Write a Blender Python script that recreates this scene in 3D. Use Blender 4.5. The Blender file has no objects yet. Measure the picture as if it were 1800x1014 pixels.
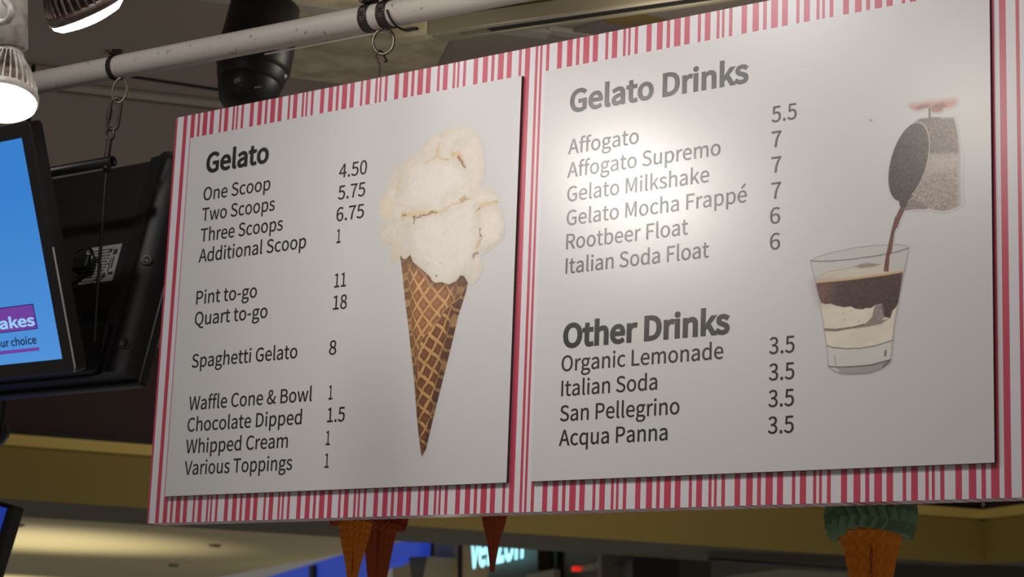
import bpy, bmesh, math, random
import numpy as np
from mathutils import Vector, Matrix

random.seed(7)
SC = bpy.context.scene
COL = SC.collection
Z0 = 1.95                      # height of the sign's lower edge above the floor


def V(x, up, front):
    """sign frame (along sign, up, towards the viewer) -> world"""
    return Vector((x, -front, up + Z0))


# ------------------------------------------------------------------ camera, light, exposure
cam_d = bpy.data.cameras.new('camera')
cam = bpy.data.objects.new('camera', cam_d)
COL.objects.link(cam)
cam_d.sensor_width = 36
cam_d.lens = 70.7936
_r, _u, _b = (0.802516, 0.595486, 0.036936), (0.089545, -0.181421, 0.979320), (0.589872, -0.782613, -0.198916)
cam.matrix_world = Matrix(((_r[0], _u[0], _b[0], 2.85253), (_r[1], _u[1], _b[1], -2.66083), (_r[2], _u[2], _b[2], 1.65169), (0, 0, 0, 1)))
cam_d.clip_start = 0.05
cam_d.clip_end = 200
cam_d.dof.use_dof = True
cam_d.dof.focus_distance = 3.25
cam_d.dof.aperture_fstop = 10.0
SC.camera = cam

SC.view_settings.view_transform = 'Standard'
SC.view_settings.look = 'None'
SC.view_settings.exposure = 0.0
SC.view_settings.gamma = 1.0
SC.view_settings.use_curve_mapping = False

world = bpy.data.worlds.new('world')
SC.world = world
world.use_nodes = True
world.node_tree.nodes['Background'].inputs[0].default_value = (1.0, 0.93, 0.86, 1)
world.node_tree.nodes['Background'].inputs[1].default_value = 0.145


def aim(o, target):
    o.rotation_euler = (Vector(target) - o.location).to_track_quat('-Z', 'Y').to_euler()


def spot(name, loc, target, watts, angle, radius=0.055, blend=0.6, color=(1, 0.95, 0.9)):
    d = bpy.data.lights.new(name, 'SPOT')
    d.energy = watts
    d.spot_size = math.radians(angle)
    d.spot_blend = blend
    d.shadow_soft_size = radius
    d.color = color
    o = bpy.data.objects.new(name, d)
    COL.objects.link(o)
    o.location = loc
    aim(o, target)
    return o


def area(name, loc, target, watts, sx, sy, color=(1, 0.95, 0.9)):
    d = bpy.data.lights.new(name, 'AREA')
    d.shape = 'RECTANGLE'
    d.size, d.size_y = sx, sy
    d.energy = watts
    d.color = color
    o = bpy.data.objects.new(name, d)
    COL.objects.link(o)
    o.location = loc
    aim(o, target)
    return o


def point(name, loc, watts, radius=0.05, color=(1, 0.95, 0.9)):
    d = bpy.data.lights.new(name, 'POINT')
    d.energy = watts
    d.shadow_soft_size = radius
    d.color = color
    o = bpy.data.objects.new(name, d)
    COL.objects.link(o)
    o.location = loc
    return o


# the row of reflector lamps over the counter, in front of the sign
spot('bulb_spot', V(0.60, 0.735, 0.765), V(1.05, 0.42, 0), 26, 130, 0.06, 1.0, (1, 0.93, 0.86))
spot('unseen_spot', V(1.30, 0.86, 0.95), V(1.60, 0.40, 0), 4, 120, 0.06, 1.0, (1, 0.90, 0.80))
spot('bulb_spot', (0.2279, -0.6057, 2.5634), (0.4294, -0.7899, 1.6326), 8, 120, 0.05, 0.5, (1, 0.97, 0.94))
# unseen key spots added to light the sign, placed to keep their glare off it
for x_ in (-0.15, 0.75, 1.65):
    spot('unseen_spot', V(x_, 1.40, 1.10), V(x_, 0.06, 0), 28, 100, 0.06, 1.0, (1, 0.975, 0.955))
# unseen lights added to brighten the stall ceiling, the bulkhead and the hall
CE = (-0.2541, 0.9209, 3.4000)
point('ceiling_fill', (CE[0], CE[1], CE[2] - 0.22), 1.0, 0.04, (1, 0.95, 0.84))  # added for the grazing light on the plaster
CE2 = (0.3215, 1.2203, 3.4000)
point('ceiling_fill', (CE2[0], CE2[1], CE2[2] - 0.2), 1.9, 0.04, (1, 0.93, 0.80))  # added to lift the ceiling around the track
area('bulkhead_fill', V(-1.7, 1.42, -4.6), V(-4.0, 0.75, -6.4), 30, 2.5, 0.5, (1, 0.95, 0.85))  # added fill aimed at the olive bulkhead and its cornice
HALL_P = (-11.3126, 8.9674, 2.8500)
spot('hall_fill', (HALL_P[0], HALL_P[1], HALL_P[2] - 3.0), HALL_P, 480, 78, 0.05, 1.0, (1, 0.93, 0.74))  # added from below to make a bright pool on the hall ceiling
HALL_Q = (-17.3289, 13.6944, 2.8500)
spot('hall_fill', (HALL_Q[0], HALL_Q[1], HALL_Q[2] - 3.0), HALL_Q, 500, 60, 0.05, 1.0, (1, 0.93, 0.74))
HALL_R = (-9.3307, 12.7590, 2.8500)
point('hall_fill', (HALL_R[0] - 0.5, HALL_R[1] + 0.5, HALL_R[2] - 1.2), 30, 0.1, (1, 0.92, 0.72))

# ------------------------------------------------------------------ helpers


def lin(c):
    c = c / 255.0
    return c / 12.92 if c <= 0.04045 else ((c + 0.055) / 1.055) ** 2.4


def rgb(r, g, b):
    return (lin(r), lin(g), lin(b), 1.0)


def mat(name, color, rough=0.6, metal=0.0, spec=0.5, noise=None, bump=None, emit=None, strength=0.0, coat=0.0):
    """noise=(scale, other colour, low, high); bump=(scale, strength)"""
    m = bpy.data.materials.new(name)
    m.use_nodes = True
    nt = m.node_tree
    b = nt.nodes['Principled BSDF']
    b.inputs['Base Color'].default_value = color
    b.inputs['Roughness'].default_value = rough
    b.inputs['Metallic'].default_value = metal
    b.inputs['Specular IOR Level'].default_value = spec
    b.inputs['Coat Weight'].default_value = coat
    if spec > 0.7:
        b.inputs['IOR'].default_value = 1.62      # glossy laminate
    tc = nt.nodes.new('ShaderNodeTexCoord')
    if noise:
        n = nt.nodes.new('ShaderNodeTexNoise')
        n.inputs['Scale'].default_value = noise[0]
        n.inputs['Detail'].default_value = 6
        nt.links.new(tc.outputs['Object'], n.inputs['Vector'])
        r = nt.nodes.new('ShaderNodeValToRGB')
        r.color_ramp.elements[0].position = noise[2]
        r.color_ramp.elements[0].color = noise[1]
        r.color_ramp.elements[1].position = noise[3]
        r.color_ramp.elements[1].color = color
        nt.links.new(n.outputs['Fac'], r.inputs['Fac'])
        nt.links.new(r.outputs['Color'], b.inputs['Base Color'])
    if bump:
        n2 = nt.nodes.new('ShaderNodeTexNoise')
        n2.inputs['Scale'].default_value = bump[0]
        n2.inputs['Detail'].default_value = 3
        nt.links.new(tc.outputs['Object'], n2.inputs['Vector'])
        bp = nt.nodes.new('ShaderNodeBump')
        bp.inputs['Strength'].default_value = bump[1]
        bp.inputs['Distance'].default_value = 0.002
        nt.links.new(n2.outputs['Fac'], bp.inputs['Height'])
        nt.links.new(bp.outputs['Normal'], b.inputs['Normal'])
    if emit:
        b.inputs['Emission Color'].default_value = emit
        b.inputs['Emission Strength'].default_value = strength
    return m


def vcol_mat(name, rough):
    m = bpy.data.materials.new(name)
    m.use_nodes = True
    nt = m.node_tree
    b = nt.nodes['Principled BSDF']
    b.inputs['Roughness'].default_value = rough
    b.inputs['Specular IOR Level'].default_value = 0.9
    b.inputs['IOR'].default_value = 1.62
    a = nt.nodes.new('ShaderNodeVertexColor')
    a.layer_name = 'print'
    nt.links.new(a.outputs['Color'], b.inputs['Base Color'])
    return m


def frame(z, hint=Vector((0, 0, 1))):
    z = Vector(z).normalized()
    if abs(z.dot(hint)) > 0.95:
        hint = Vector((1, 0, 0))
    x = hint.cross(z).normalized()
    y = z.cross(x)
    return x, y, z


class MB:
    def __init__(self):
        self.v, self.f, self.m, self.s = [], [], [], []

    def add(self, vs, fs, mi=0, smooth=False):
        o = len(self.v)
        self.v += [tuple(p) for p in vs]
        for f in fs:
            self.f.append([i + o for i in f])
            self.m.append(mi)
            self.s.append(smooth)
        return self

    def box(self, c, size, axes=None, mi=0, bevel=0.0):
        ax = axes or (Vector((1, 0, 0)), Vector((0, 1, 0)), Vector((0, 0, 1)))
        bm = bmesh.new()
        bmesh.ops.create_cube(bm, size=1.0)
        for q in bm.verts:
            q.co = Vector((q.co.x * size[0], q.co.y * size[1], q.co.z * size[2]))
        if bevel:
            bmesh.ops.bevel(bm, geom=bm.edges[:], offset=bevel, segments=2, profile=0.5, affect='EDGES')
        bm.verts.index_update()
        c = Vector(c)
        self.add([c + ax[0] * q.co.x + ax[1] * q.co.y + ax[2] * q.co.z for q in bm.verts],
                 [[q.index for q in f.verts] for f in bm.faces], mi, False)
        bm.free()
        return self

    def prism(self, poly, off, mi=0):
        """closed polygon of 3-D points pushed along off"""
        n = len(poly)
        a = [Vector(p) for p in poly]
        b = [p + Vector(off) for p in a]
        self.add(a + b, [list(range(n))[::-1], [i + n for i in range(n)]] +
                 [[i, (i + 1) % n, (i + 1) % n + n, i + n] for i in range(n)], mi)
        return self

    def tube(self, pts, r, seg=10, closed=False, mi=0, caps=True):
        pts = [Vector(p) for p in pts]
        n = len(pts)
        rad = r if isinstance(r, (list, tuple)) else [r] * n
        vs, fs = [], []
        x = None
        for i, p in enumerate(pts):
            if closed:
                t = pts[(i + 1) % n] - pts[i - 1]
            else:
                t = pts[min(i + 1, n - 1)] - pts[max(i - 1, 0)]
            t.normalize()
            if x is None:
                x, y, _ = frame(t)
            else:
                x = (x - t * x.dot(t)).normalized()
                y = t.cross(x)
            for k in range(seg):
                a = 2 * math.pi * k / seg
                vs.append(p + x * (rad[i] * math.cos(a)) + y * (rad[i] * math.sin(a)))
        m = n if closed else n - 1
        for i in range(m):
            j = (i + 1) % n
            for k in range(seg):
                l = (k + 1) % seg
                fs.append([i * seg + k, i * seg + l, j * seg + l, j * seg + k])
        self.add(vs, fs, mi, True)
        if caps and not closed:
            self.add(vs[:seg], [list(range(seg))[::-1]], mi)
            self.add(vs[-seg:], [list(range(seg))], mi)
        return self

    def lathe(self, o, axis, prof, seg=40, mi=0, hint=Vector((0, 0, 1)), smooth=True, caps=False):
        """prof = [(radius, distance along axis)]"""
        o = Vector(o)
        x, y, z = frame(axis, hint)
        vs, fs = [], []
        for r, d in prof:
            for k in range(seg):
                a = 2 * math.pi * k / seg
                vs.append(o + z * d + x * (r * math.cos(a)) + y * (r * math.sin(a)))
        for i in range(len(prof) - 1):
            for k in range(seg):
                l = (k + 1) % seg
                fs.append([i * seg + k, i * seg + l, (i + 1) * seg + l, (i + 1) * seg + k])
        self.add(vs, fs, mi, smooth)
        if caps:
            self.add(vs[:seg], [list(range(seg))[::-1]], mi)
            self.add(vs[-seg:], [list(range(seg))], mi)
        return self

    def build(self, name, mats, parent=None, inverse=True):
        """vertices are given in world space; they are stored relative to the parent"""
        me = bpy.data.meshes.new(name)
        vs = self.v
        if parent is not None and inverse:
            mi = parent_world(parent).inverted()
            vs = [tuple(mi @ Vector(p)) for p in vs]
        me.from_pydata(vs, [], self.f)
        for m in (mats if isinstance(mats, (list, tuple)) else [mats]):
            me.materials.append(m)
        me.polygons.foreach_set('material_index', self.m)
        me.polygons.foreach_set('use_smooth', self.s)
        bm = bmesh.new()
        bm.from_mesh(me)
        bmesh.ops.recalc_face_normals(bm, faces=bm.faces[:])
        bm.to_mesh(me)
        bm.free()
        me.update()
        o = bpy.data.objects.new(name, me)
        COL.objects.link(o)
        if parent is not None:
            o.parent = parent
        return o


def parent_world(o):
    m = o.matrix_basis.copy()
    while o.parent is not None:
        o = o.parent
        m = o.matrix_basis @ m
    return m


def thing(name, loc, label, cat, group=None):
    o = bpy.data.objects.new(name, None)
    COL.objects.link(o)
    o.empty_display_size = 0.05
    o.location = loc
    return tag(o, label, cat, group)


def tag(o, label, cat, group=None):
    o['label'] = label
    o['category'] = cat
    if group:
        o['group'] = group
    return o


def structure(o, label, cat):
    o['kind'] = 'structure'
    return tag(o, label, cat)


X1, Y1, Z1 = Vector((1, 0, 0)), Vector((0, 1, 0)), Vector((0, 0, 1))

# ------------------------------------------------------------------ materials
M = {}
M['red'] = mat('stripe_red', rgb(190, 58, 84), 0.32, spec=0.8, bump=(900, 0.05))
M['stripe_white'] = mat('stripe_white', rgb(214, 212, 214), 0.32, spec=0.8, bump=(900, 0.05))
M['board_side'] = mat('board_side', rgb(96, 80, 66), 0.7)
M['panel'] = mat('panel_white', rgb(205, 203, 202), 0.31, spec=0.9, bump=(1400, 0.04))
M['panel_side'] = mat('panel_side', rgb(70, 54, 50), 0.6)
M['ink'] = mat('ink_black', rgb(14, 12, 12), 0.31, spec=0.9, bump=(1400, 0.10))
M['print'] = vcol_mat('photo_print', 0.31)
M['pipe'] = mat('white_painted_pipe', rgb(196, 188, 178), 0.45, noise=(70, rgb(120, 104, 84), 0.27, 0.37))
M['steel'] = mat('dull_steel', rgb(128, 118, 104), 0.36, 0.9)
M['dark_steel'] = mat('dark_steel', rgb(82, 74, 68), 0.36, 0.8)
M['black'] = mat('black_plastic', rgb(20, 19, 20), 0.4)
M['black_soft'] = mat('black_plastic_grained', rgb(15, 14, 16), 0.5, bump=(700, 0.25))
M['black_gloss'] = mat('black_gloss', rgb(10, 10, 12), 0.22)
M['dome'] = mat('camera_black', rgb(28, 26, 28), 0.46)
M['silver'] = mat('silver_glint_and_screw', rgb(205, 205, 208), 0.35, 0.6)
M['label'] = mat('rating_label', rgb(150, 148, 144), 0.5)
M['label_ink'] = mat('rating_label_ink', rgb(40, 40, 40), 0.6)
M['lamp_white'] = mat('lamp_white', rgb(206, 200, 192), 0.45, noise=(40, rgb(170, 158, 146), 0.35, 0.55))
M['lamp_grey'] = mat('lamp_grey', rgb(136, 122, 112), 0.5, noise=(60, rgb(104, 82, 66), 0.35, 0.6))
M['lamp_dark'] = mat('lamp_dark', rgb(70, 64, 60), 0.45)
M['lamp_black'] = mat('lamp_black', rgb(40, 36, 34), 0.45)
M['lens'] = mat('lamp_lens', rgb(255, 250, 244), 0.3, emit=(1, 0.97, 0.94, 1), strength=9.0)
M['ceiling'] = mat('ceiling_paint', rgb(158, 144, 132), 0.75, bump=(60, 0.15))
M['plaster'] = mat('ceiling_plaster', rgb(214, 200, 168), 0.6, noise=(14, rgb(176, 160, 130), 0.35, 0.65), bump=(90, 0.9))
M['tbar'] = mat('ceiling_bar', rgb(176, 166, 152), 0.55)
M['tbar_green'] = mat('ceiling_bar_edge', rgb(150, 148, 130), 0.5)
M['tile_grey'] = mat('ceiling_tile_grey', rgb(132, 122, 116), 0.8, bump=(80, 0.2))
M['tile_olive'] = mat('ceiling_tile_olive', rgb(132, 112, 66), 0.8, bump=(80, 0.2))
M['track'] = mat('track_metal', rgb(158, 150, 126), 0.4, 0.2)
M['slot'] = mat('track_slot', rgb(14, 11, 8), 0.6)
M['white_wire'] = mat('white_wire', rgb(245, 242, 236), 0.4)
M['maroon'] = mat('maroon_wall', rgb(62, 42, 41), 0.8)
M['maroon_dark'] = mat('maroon_trim', rgb(58, 24, 30), 0.7)
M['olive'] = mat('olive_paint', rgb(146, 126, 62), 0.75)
M['olive_lit'] = mat('olive_cornice_lit', rgb(222, 194, 106), 0.7)  # light falling on the cornice is put into this paler olive
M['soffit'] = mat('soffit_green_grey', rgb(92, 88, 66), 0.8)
M['hall_ceiling'] = mat('hall_ceiling_paint', rgb(196, 182, 138), 0.7)
M['beige'] = mat('hall_beige', rgb(170, 156, 112), 0.6)
M['hall_dark'] = mat('hall_dark', rgb(72, 66, 50), 0.6)
M['hall_grey'] = mat('hall_grey', rgb(112, 106, 88), 0.6)
M['hall_black'] = mat('hall_black', rgb(24, 22, 16), 0.6)
M['hall_pale'] = mat('hall_pale', rgb(170, 168, 150), 0.6)
M['hall_bluegrey'] = mat('hall_bluegrey', rgb(116, 120, 112), 0.6)
M['blue'] = mat('blue_band', rgb(40, 70, 190), 0.5, emit=rgb(36, 72, 190), strength=0.45)
M['letters'] = mat('sign_letters', rgb(190, 245, 255), 0.4, emit=rgb(160, 238, 255), strength=1.6)
M['orange'] = mat('orange_tissue', rgb(228, 132, 30), 0.85)
M['orange_red'] = mat('orange_red_tissue', rgb(160, 62, 22), 0.85)
M['rust'] = mat('rust_tissue', rgb(172, 78, 30), 0.85)
M['green'] = mat('green_tissue', rgb(122, 150, 116), 0.85)
M['string'] = mat('string', rgb(120, 110, 96), 0.8)
M['red_lamp'] = mat('red_pilot', rgb(200, 30, 20), 0.4, emit=rgb(230, 40, 30), strength=0.8)

# ------------------------------------------------------------------ room: ceiling, bulkhead, hall beyond
Bd = Vector((2.63134, 4.05782, 0)).normalized()          # direction of the bulkhead and the ceiling bars
Pd = Vector((Bd.y, -Bd.x, 0))                      # across it, away into the hall
CEIL = 1.45

mb = MB()
mb.box(V(-1.5, CEIL + 0.05, -4.5), (15, 18, 0.1))
ceiling = structure(mb.build('ceiling', M['ceiling']), 'dim grey-brown ceiling of the stall above the pipe', 'ceiling')


def bar(name, a, b, width, drop, m, ext=(0, 0), side=0.0):
    """straight strip fixed under the ceiling between two ceiling points"""
    a, b = Vector(a), Vector(b)
    d = (b - a).normalized()
    a, b = a - d * ext[0], b + d * ext[1]
    mb = MB()
    n = d.cross(Z1)
    c = (a + b) / 2 + n * side
    mb.box(c + Z1 * (-drop / 2), ((b - a).length, width, drop), (d, n, Z1), bevel=min(0.004, drop / 4))
    return mb.build(name, m, ceiling)


bar('ceiling_bar', (-1.6962, 1.1834, 3.4000), (-1.4532, 1.5027, 3.4000), 0.060, 0.012, M['tbar'], (0.25, 0.5))
bar('ceiling_bar', (-1.7417, 1.2236, 3.4000), (-1.4824, 1.5690, 3.4000), 0.012, 0.016, M['tbar_green'], (0.3, 0.5))
bar('ceiling_bar', (-1.6904, 0.9824, 3.4000), (-1.6399, 1.0678, 3.4000), 0.10, 0.02, M['tbar'], (0.5, 0.05))
bar('ceiling_gap', (-1.4846, 1.1888, 3.4000), (-1.3377, 1.4344, 3.4000), 0.012, 0.006, M['slot'], (0.0, 0.4))
bar('ceiling_bar', (-0.6157, 0.9513, 3.4000), (-0.4953, 1.0936, 3.4000), 0.06, 0.02, M['tbar'], (0.6, 0.5))
bar('ceiling_bar', (-0.1680, 1.4537, 3.4000), (-0.0924, 1.5572, 3.4000), 0.045, 0.015, M['tbar'], (0.0, 0.3))
bar('ceiling_bar', (-0.0058, 1.4753, 3.4000), (0.0594, 1.5661, 3.4000), 0.010, 0.004, M['slot'], (0.05, 0.3))


def tile(poly, drop, m):
    mb = MB()
    mb.prism([Vector(p) for p in poly], (0, 0, -drop))
    return mb.build('ceiling_panel', m, ceiling)


tile([(-0.6007, 0.8079, 3.4000), (-0.7870, 1.0741, 3.4000), (-1.0379, 1.4020, 3.4000), (-0.9101, 1.5758, 3.4000), (-0.6600, 1.5831, 3.4000), (-0.4299, 1.3705, 3.4000), (-0.2940, 0.9909, 3.4000)], 0.018, M['plaster'])  # textured plaster; the lamp-lit area is put into its paler colour
tile([(-0.1263, 1.4996, 3.4000), (-0.0700, 1.5866, 3.4000), (0.0206, 1.6342, 3.4000), (0.0594, 1.5661, 3.4000), (-0.0058, 1.4753, 3.4000)], 0.012, M['tile_grey'])
tile([(0.0007, 1.4791, 3.4000), (0.0658, 1.5645, 3.4000), (0.1478, 1.6022, 3.4000), (0.1058, 1.4946, 3.4000)], 0.012, M['tile_olive'])
tile([(-0.1880, 1.2348, 3.4000), (-0.1313, 1.3138, 3.4000), (0.0711, 1.3437, 3.4000), (-0.0715, 1.1713, 3.4000)], 0.012, M['tile_olive'])
tile([(-0.2176, 1.2324, 3.4000), (-0.1621, 1.3058, 3.4000), (-0.3044, 1.2890, 3.4000), (-0.3331, 1.2722, 3.4000), (-0.2480, 1.2551, 3.4000)], 0.012, M['tile_grey'])

# light track on the ceiling
trk = thing('light_track', (-0.3816, 1.2285, 3.3500), 'long greenish metal lighting track with a dark slot on the ceiling above the menu sign', 'light track')
_a, _b = Vector((-0.3665, 1.2034, 3.3400)), Vector((0.1063, 1.2696, 3.3400))
_d = (_b - _a).normalized()
_n = Z1.cross(_d)
if _n.y < 0:
    _n = -_n
_L = 2.6
mb = MB()
mb.box(_a + _d * (_L / 2) + _n * 0.006 + Z1 * 0.022, (_L, 0.012, 0.044), (_d, _n, Z1), bevel=0.003)
mb.box(_a + _d * (_L / 2) + _n * 0.066 + Z1 * 0.022, (_L, 0.018, 0.044), (_d, _n, Z1), bevel=0.003)
mb.box(_a + _d * (_L / 2) + _n * 0.036 + Z1 * 0.034, (_L, 0.05, 0.02), (_d, _n, Z1))
mb.build('track_channel', M['track'], trk)
mb = MB()
mb.box(_a + _d * (0.08 + _L / 2) + _n * 0.036 + Z1 * 0.012, (_L - 0.16, 0.040, 0.016), (_d, _n, Z1))
mb.build('track_slot', M['slot'], trk)
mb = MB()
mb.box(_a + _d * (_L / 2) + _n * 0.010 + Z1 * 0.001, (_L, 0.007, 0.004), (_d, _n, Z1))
mb.build('track_highlight', M['tbar'], trk)  # pale strip standing in for the highlight along the near track edge
mb = MB()
mb.box(_a + _d * 0.04 + _n * 0.036 + Z1 * 0.013, (0.075, 0.044, 0.024), (_d, _n, Z1), bevel=0.002)
mb.build('end_feed', M['track'], trk)
for q in (0.045, 0.058):
    mb = MB()
    mb.box(_a + _d * q + _n * 0.036 + Z1 * 0.004, (0.006, 0.006, 0.003), (_d, _n, Z1))
    mb.build('screw', M['slot'], trk)
mb = MB()
mb.box(_a - _d * 0.056 + _n * 0.02 + Z1 * 0.024, (0.108, 0.05, 0.046), (_d, _n, Z1), bevel=0.003)
mb.build('feed_box', M['plaster'], trk)

# bulkhead with cornice and the wall above it
F0, F1 = Vector((-5.2704, 3.9119, 2.5500)), Vector((-2.2108, 8.9319, 2.5500))
F0 = F1 - Bd * ((F1 - F0).dot(Bd) + 4.0)
wid = (Vector((-5.5282, 5.8879, 2.5500)) - F1).dot(Pd)
if wid < 0:
    Pd, wid = -Pd, -wid
mb = MB()
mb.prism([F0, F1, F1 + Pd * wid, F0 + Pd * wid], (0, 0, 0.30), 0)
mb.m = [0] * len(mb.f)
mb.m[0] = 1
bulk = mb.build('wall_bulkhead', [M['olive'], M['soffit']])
structure(bulk, 'olive green bulkhead running across the hall behind the sign', 'bulkhead')
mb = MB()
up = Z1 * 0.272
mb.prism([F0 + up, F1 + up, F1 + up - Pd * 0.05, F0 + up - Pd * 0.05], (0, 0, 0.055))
mb.build('cornice', M['olive_lit'], bulk)
# return of the bulkhead towards the right
mb = MB()
Q0 = F1
Q1 = F1 - Pd * 6.0
mb.prism([Q0, Q1, Q1 + Bd * 0.6, Q0 + Bd * 0.6], (0, 0, 0.30), 0)
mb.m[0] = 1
bulk2 = mb.build('wall_return', [M['olive'], M['soffit']])
structure(bulk2, 'olive bulkhead return meeting the long bulkhead in a corner at right', 'bulkhead')
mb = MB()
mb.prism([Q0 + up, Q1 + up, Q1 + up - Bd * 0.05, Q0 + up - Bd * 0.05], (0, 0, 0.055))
mb.build('cornice', M['olive_lit'], bulk2)
mb = MB()
w0, w1 = F0 + Z1 * 0.327 + Pd * 0.02, F1 + Z1 * 0.327 + Pd * 0.02
mb.prism([w0, w1, w1 + Pd * 0.1, w0 + Pd * 0.1], (0, 0, 0.56))
mw = structure(mb.build('wall_back', M['maroon']), 'dark maroon wall above the olive bulkhead', 'wall')
mb = MB()
for (za, zb, dp) in ((0.327, 0.337, 0.03),):
    mb.prism([F0 + Z1 * za - Pd * dp, F1 + Z1 * za - Pd * dp, F1 + Z1 * za + Pd * 0.05, F0 + Z1 * za + Pd * 0.05], (0, 0, zb - za + 0.012))
mb.build('shadow_gap', M['slot'], mw)
mb = MB()
mb.prism([w0 + Z1 * 0.46, w1 + Z1 * 0.46, w1 + Z1 * 0.46 - Pd * 0.04, w0 + Z1 * 0.46 - Pd * 0.04], (0, 0, 0.085))
mb.build('crown_trim', M['maroon_dark'], mw)
mb = MB()
mb.prism([w0 + Z1 * 0.55, w1 + Z1 * 0.55, w1 + Z1 * 0.55 - Pd * 0.06, w0 + Z1 * 0.55 - Pd * 0.06], (0, 0, 0.035))
mb.build('crown_trim', M['beige'], mw)
# wall above the return
mb = MB()
mb.prism([Q0 + Z1 * 0.327, Q1 + Z1 * 0.327, Q1 + Z1 * 0.327 + Bd * 0.1, Q0 + Z1 * 0.327 + Bd * 0.1], (0, 0, 0.56))
structure(mb.build('wall_right', M['maroon']), 'dark maroon wall above the bulkhead return', 'wall')

# ceiling of the hall beyond
hc = 0.75
G0 = F0 + Pd * wid
mb = MB()
E0 = Vector((-9.0826, 10.8356, 2.8500))
E0 = E0 - Pd * ((E0 - F1).dot(Pd) - wid)
c = E0 - Bd * 10 + Pd * 9
c.z = Z0 + 0.9 + 0.01
mb.box(c, (20, 18, 0.02), (Bd, Pd, Z1))
hall = structure(mb.build('ceiling_hall', M['hall_ceiling']), 'pale beige ceiling of the hall beyond the bulkhead', 'ceiling')
for pt in ((-9.8353, 7.8037, 2.8500), (-12.0437, 9.5147, 2.8500), (-9.6505, 9.8119, 2.8500), (-12.2390, 11.8233, 2.8500)):
    mb = MB()
    mb.lathe(Vector(pt) + Z1 * 0.0, (0, 0, -1), [(0.0, 0.02), (0.045, 0.02), (0.06, 0.0)], 20)
    mb.build('ceiling_detector', M['hall_dark'], hall)

# shop front across the hall: a wall square to the bulkhead
SA, SB = Vector((-8.5582, 11.9988, 2.8000)), Vector((-7.1299, 10.8555, 2.8000))
Sd = (SB - SA)
Sd.z = 0
Sd.normalize()
Sn = Sd.cross(Z1)
if Sn.dot(cam.location - SA) < 0:
    Sn = -Sn


def shopquad(px, thick, m, name, off=0.0):
    mb = MB()
    mb.prism([Vector(p) + Sn * off for p in px], -Sn * thick)
    return mb.build(name, m, shop)


shop = thing('distant_store', SA, 'distant shop front with beige panels under the bulkhead behind the sign', 'shop front')
shopquad([(-12.6680, 15.7492, 3.5934), (-7.2782, 11.4354, 3.1037), (-7.2156, 11.3852, 2.4480), (-12.4929, 15.6091, 2.6817)], 0.1, M['beige'], 'wall_panel')
shopquad([(-10.9568, 14.3412, 3.4038), (-10.8891, 14.2870, 3.3978), (-10.7603, 14.1839, 2.6027), (-10.8264, 14.2368, 2.6056)], 0.03, M['hall_black'], 'panel_joint')
shopquad([(-9.9131, 13.5058, 3.3108), (-9.8532, 13.4579, 3.3055), (-9.7459, 13.3720, 2.5578), (-9.8046, 13.4190, 2.5604)], 0.03, M['hall_black'], 'panel_joint')
shopquad([(-10.9306, 13.9744, 3.0874), (-10.1720, 13.3672, 3.0264), (-10.4254, 13.5700, 2.6256), (-10.6246, 13.7295, 2.6351)], 0.3, M['hall_dark'], 'bracket')
shopquad([(-8.3339, 11.9601, 3.0937), (-7.0028, 10.8947, 2.9797), (-6.9733, 10.8711, 2.6876), (-8.2559, 11.8976, 2.4753)], 0.25, M['hall_dark'], 'sign_board')
shopquad([(-7.5615, 11.5340, 3.0933), (-6.8816, 10.9898, 3.0327), (-6.8921, 10.9982, 2.4262), (-7.4216, 11.4220, 2.4496)], 0.1, M['hall_grey'], 'wall_panel')
shopquad([(-6.8288, 10.8835, 3.0224), (-6.7619, 10.8300, 3.0165), (-6.7065, 10.7856, 2.4142), (-6.7723, 10.8383, 2.4171)], 0.1, M['hall_black'], 'panel_joint')
shopquad([(-6.8681, 10.9790, 3.0315), (-5.8592, 10.1715, 2.9416), (-5.8179, 10.1385, 2.3786), (-6.8121, 10.9342, 2.4227)], 0.1, M['hall_grey'], 'wall_panel')
shopquad([(-6.2587, 10.3632, 2.6640), (-5.8319, 10.0216, 2.6703), (-5.8283, 10.0187, 2.6230), (-6.2564, 10.3614, 2.6373)], 0.05, M['hall_pale'], 'light_box')
shopquad([(-5.8092, 10.0034, 2.6730), (-5.6959, 9.9128, 2.6737), (-5.6918, 9.9095, 2.6184), (-5.8053, 10.0003, 2.6215)], 0.05, M['hall_pale'], 'light_box')
shopquad([(-7.1368, 10.9379, 2.6513), (-6.4783, 10.4109, 2.6602), (-6.4532, 10.3908, 2.3918), (-7.1123, 10.9183, 2.4210)], 0.05, M['hall_pale'], 'light_box')
shopquad([(-6.1739, 10.2185, 2.6616), (-6.1133, 10.1700, 2.6620), (-6.1103, 10.1676, 2.6269), (-6.1709, 10.2160, 2.6264)], 0.05, M['red_lamp'], 'pilot_lamp')

# blue lit band at the left of the shop front
mb = MB()
mb.prism([Vector(p) for p in ((-22.3818, 23.4471, 3.4742), (-20.3144, 21.7923, 3.4686), (-15.0321, 17.5645, 3.4324), (-12.6249, 15.6378, 3.4151), (-12.5719, 15.5955, 3.1442), (-13.0801, 16.0022, 3.0903), (-14.6954, 17.2951, 2.9948), (-22.2452, 23.3377, 3.1090))], -Sn * 0.12)
mb.prism([Vector(p) for p in ((-11.6249, 14.4533, 3.3323), (-10.3361, 13.4217, 3.2823), (-10.3377, 13.4230, 3.0383), (-11.1389, 14.0643, 3.0846), (-11.1768, 14.0945, 3.0325), (-11.5618, 14.4027, 3.0094))], -Sn * 0.12)
bb = mb.build('light_band', M['blue'], shop)
bb['label'] = 'bright blue lit band'
mb = MB()
mb.prism([Vector(p) for p in ((-17.0412, 19.1085, 3.4040), (-16.7202, 18.8516, 3.3988), (-16.5706, 18.7319, 2.8540), (-16.8909, 18.9882, 2.8681))], -Sn * 0.05)
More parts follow.
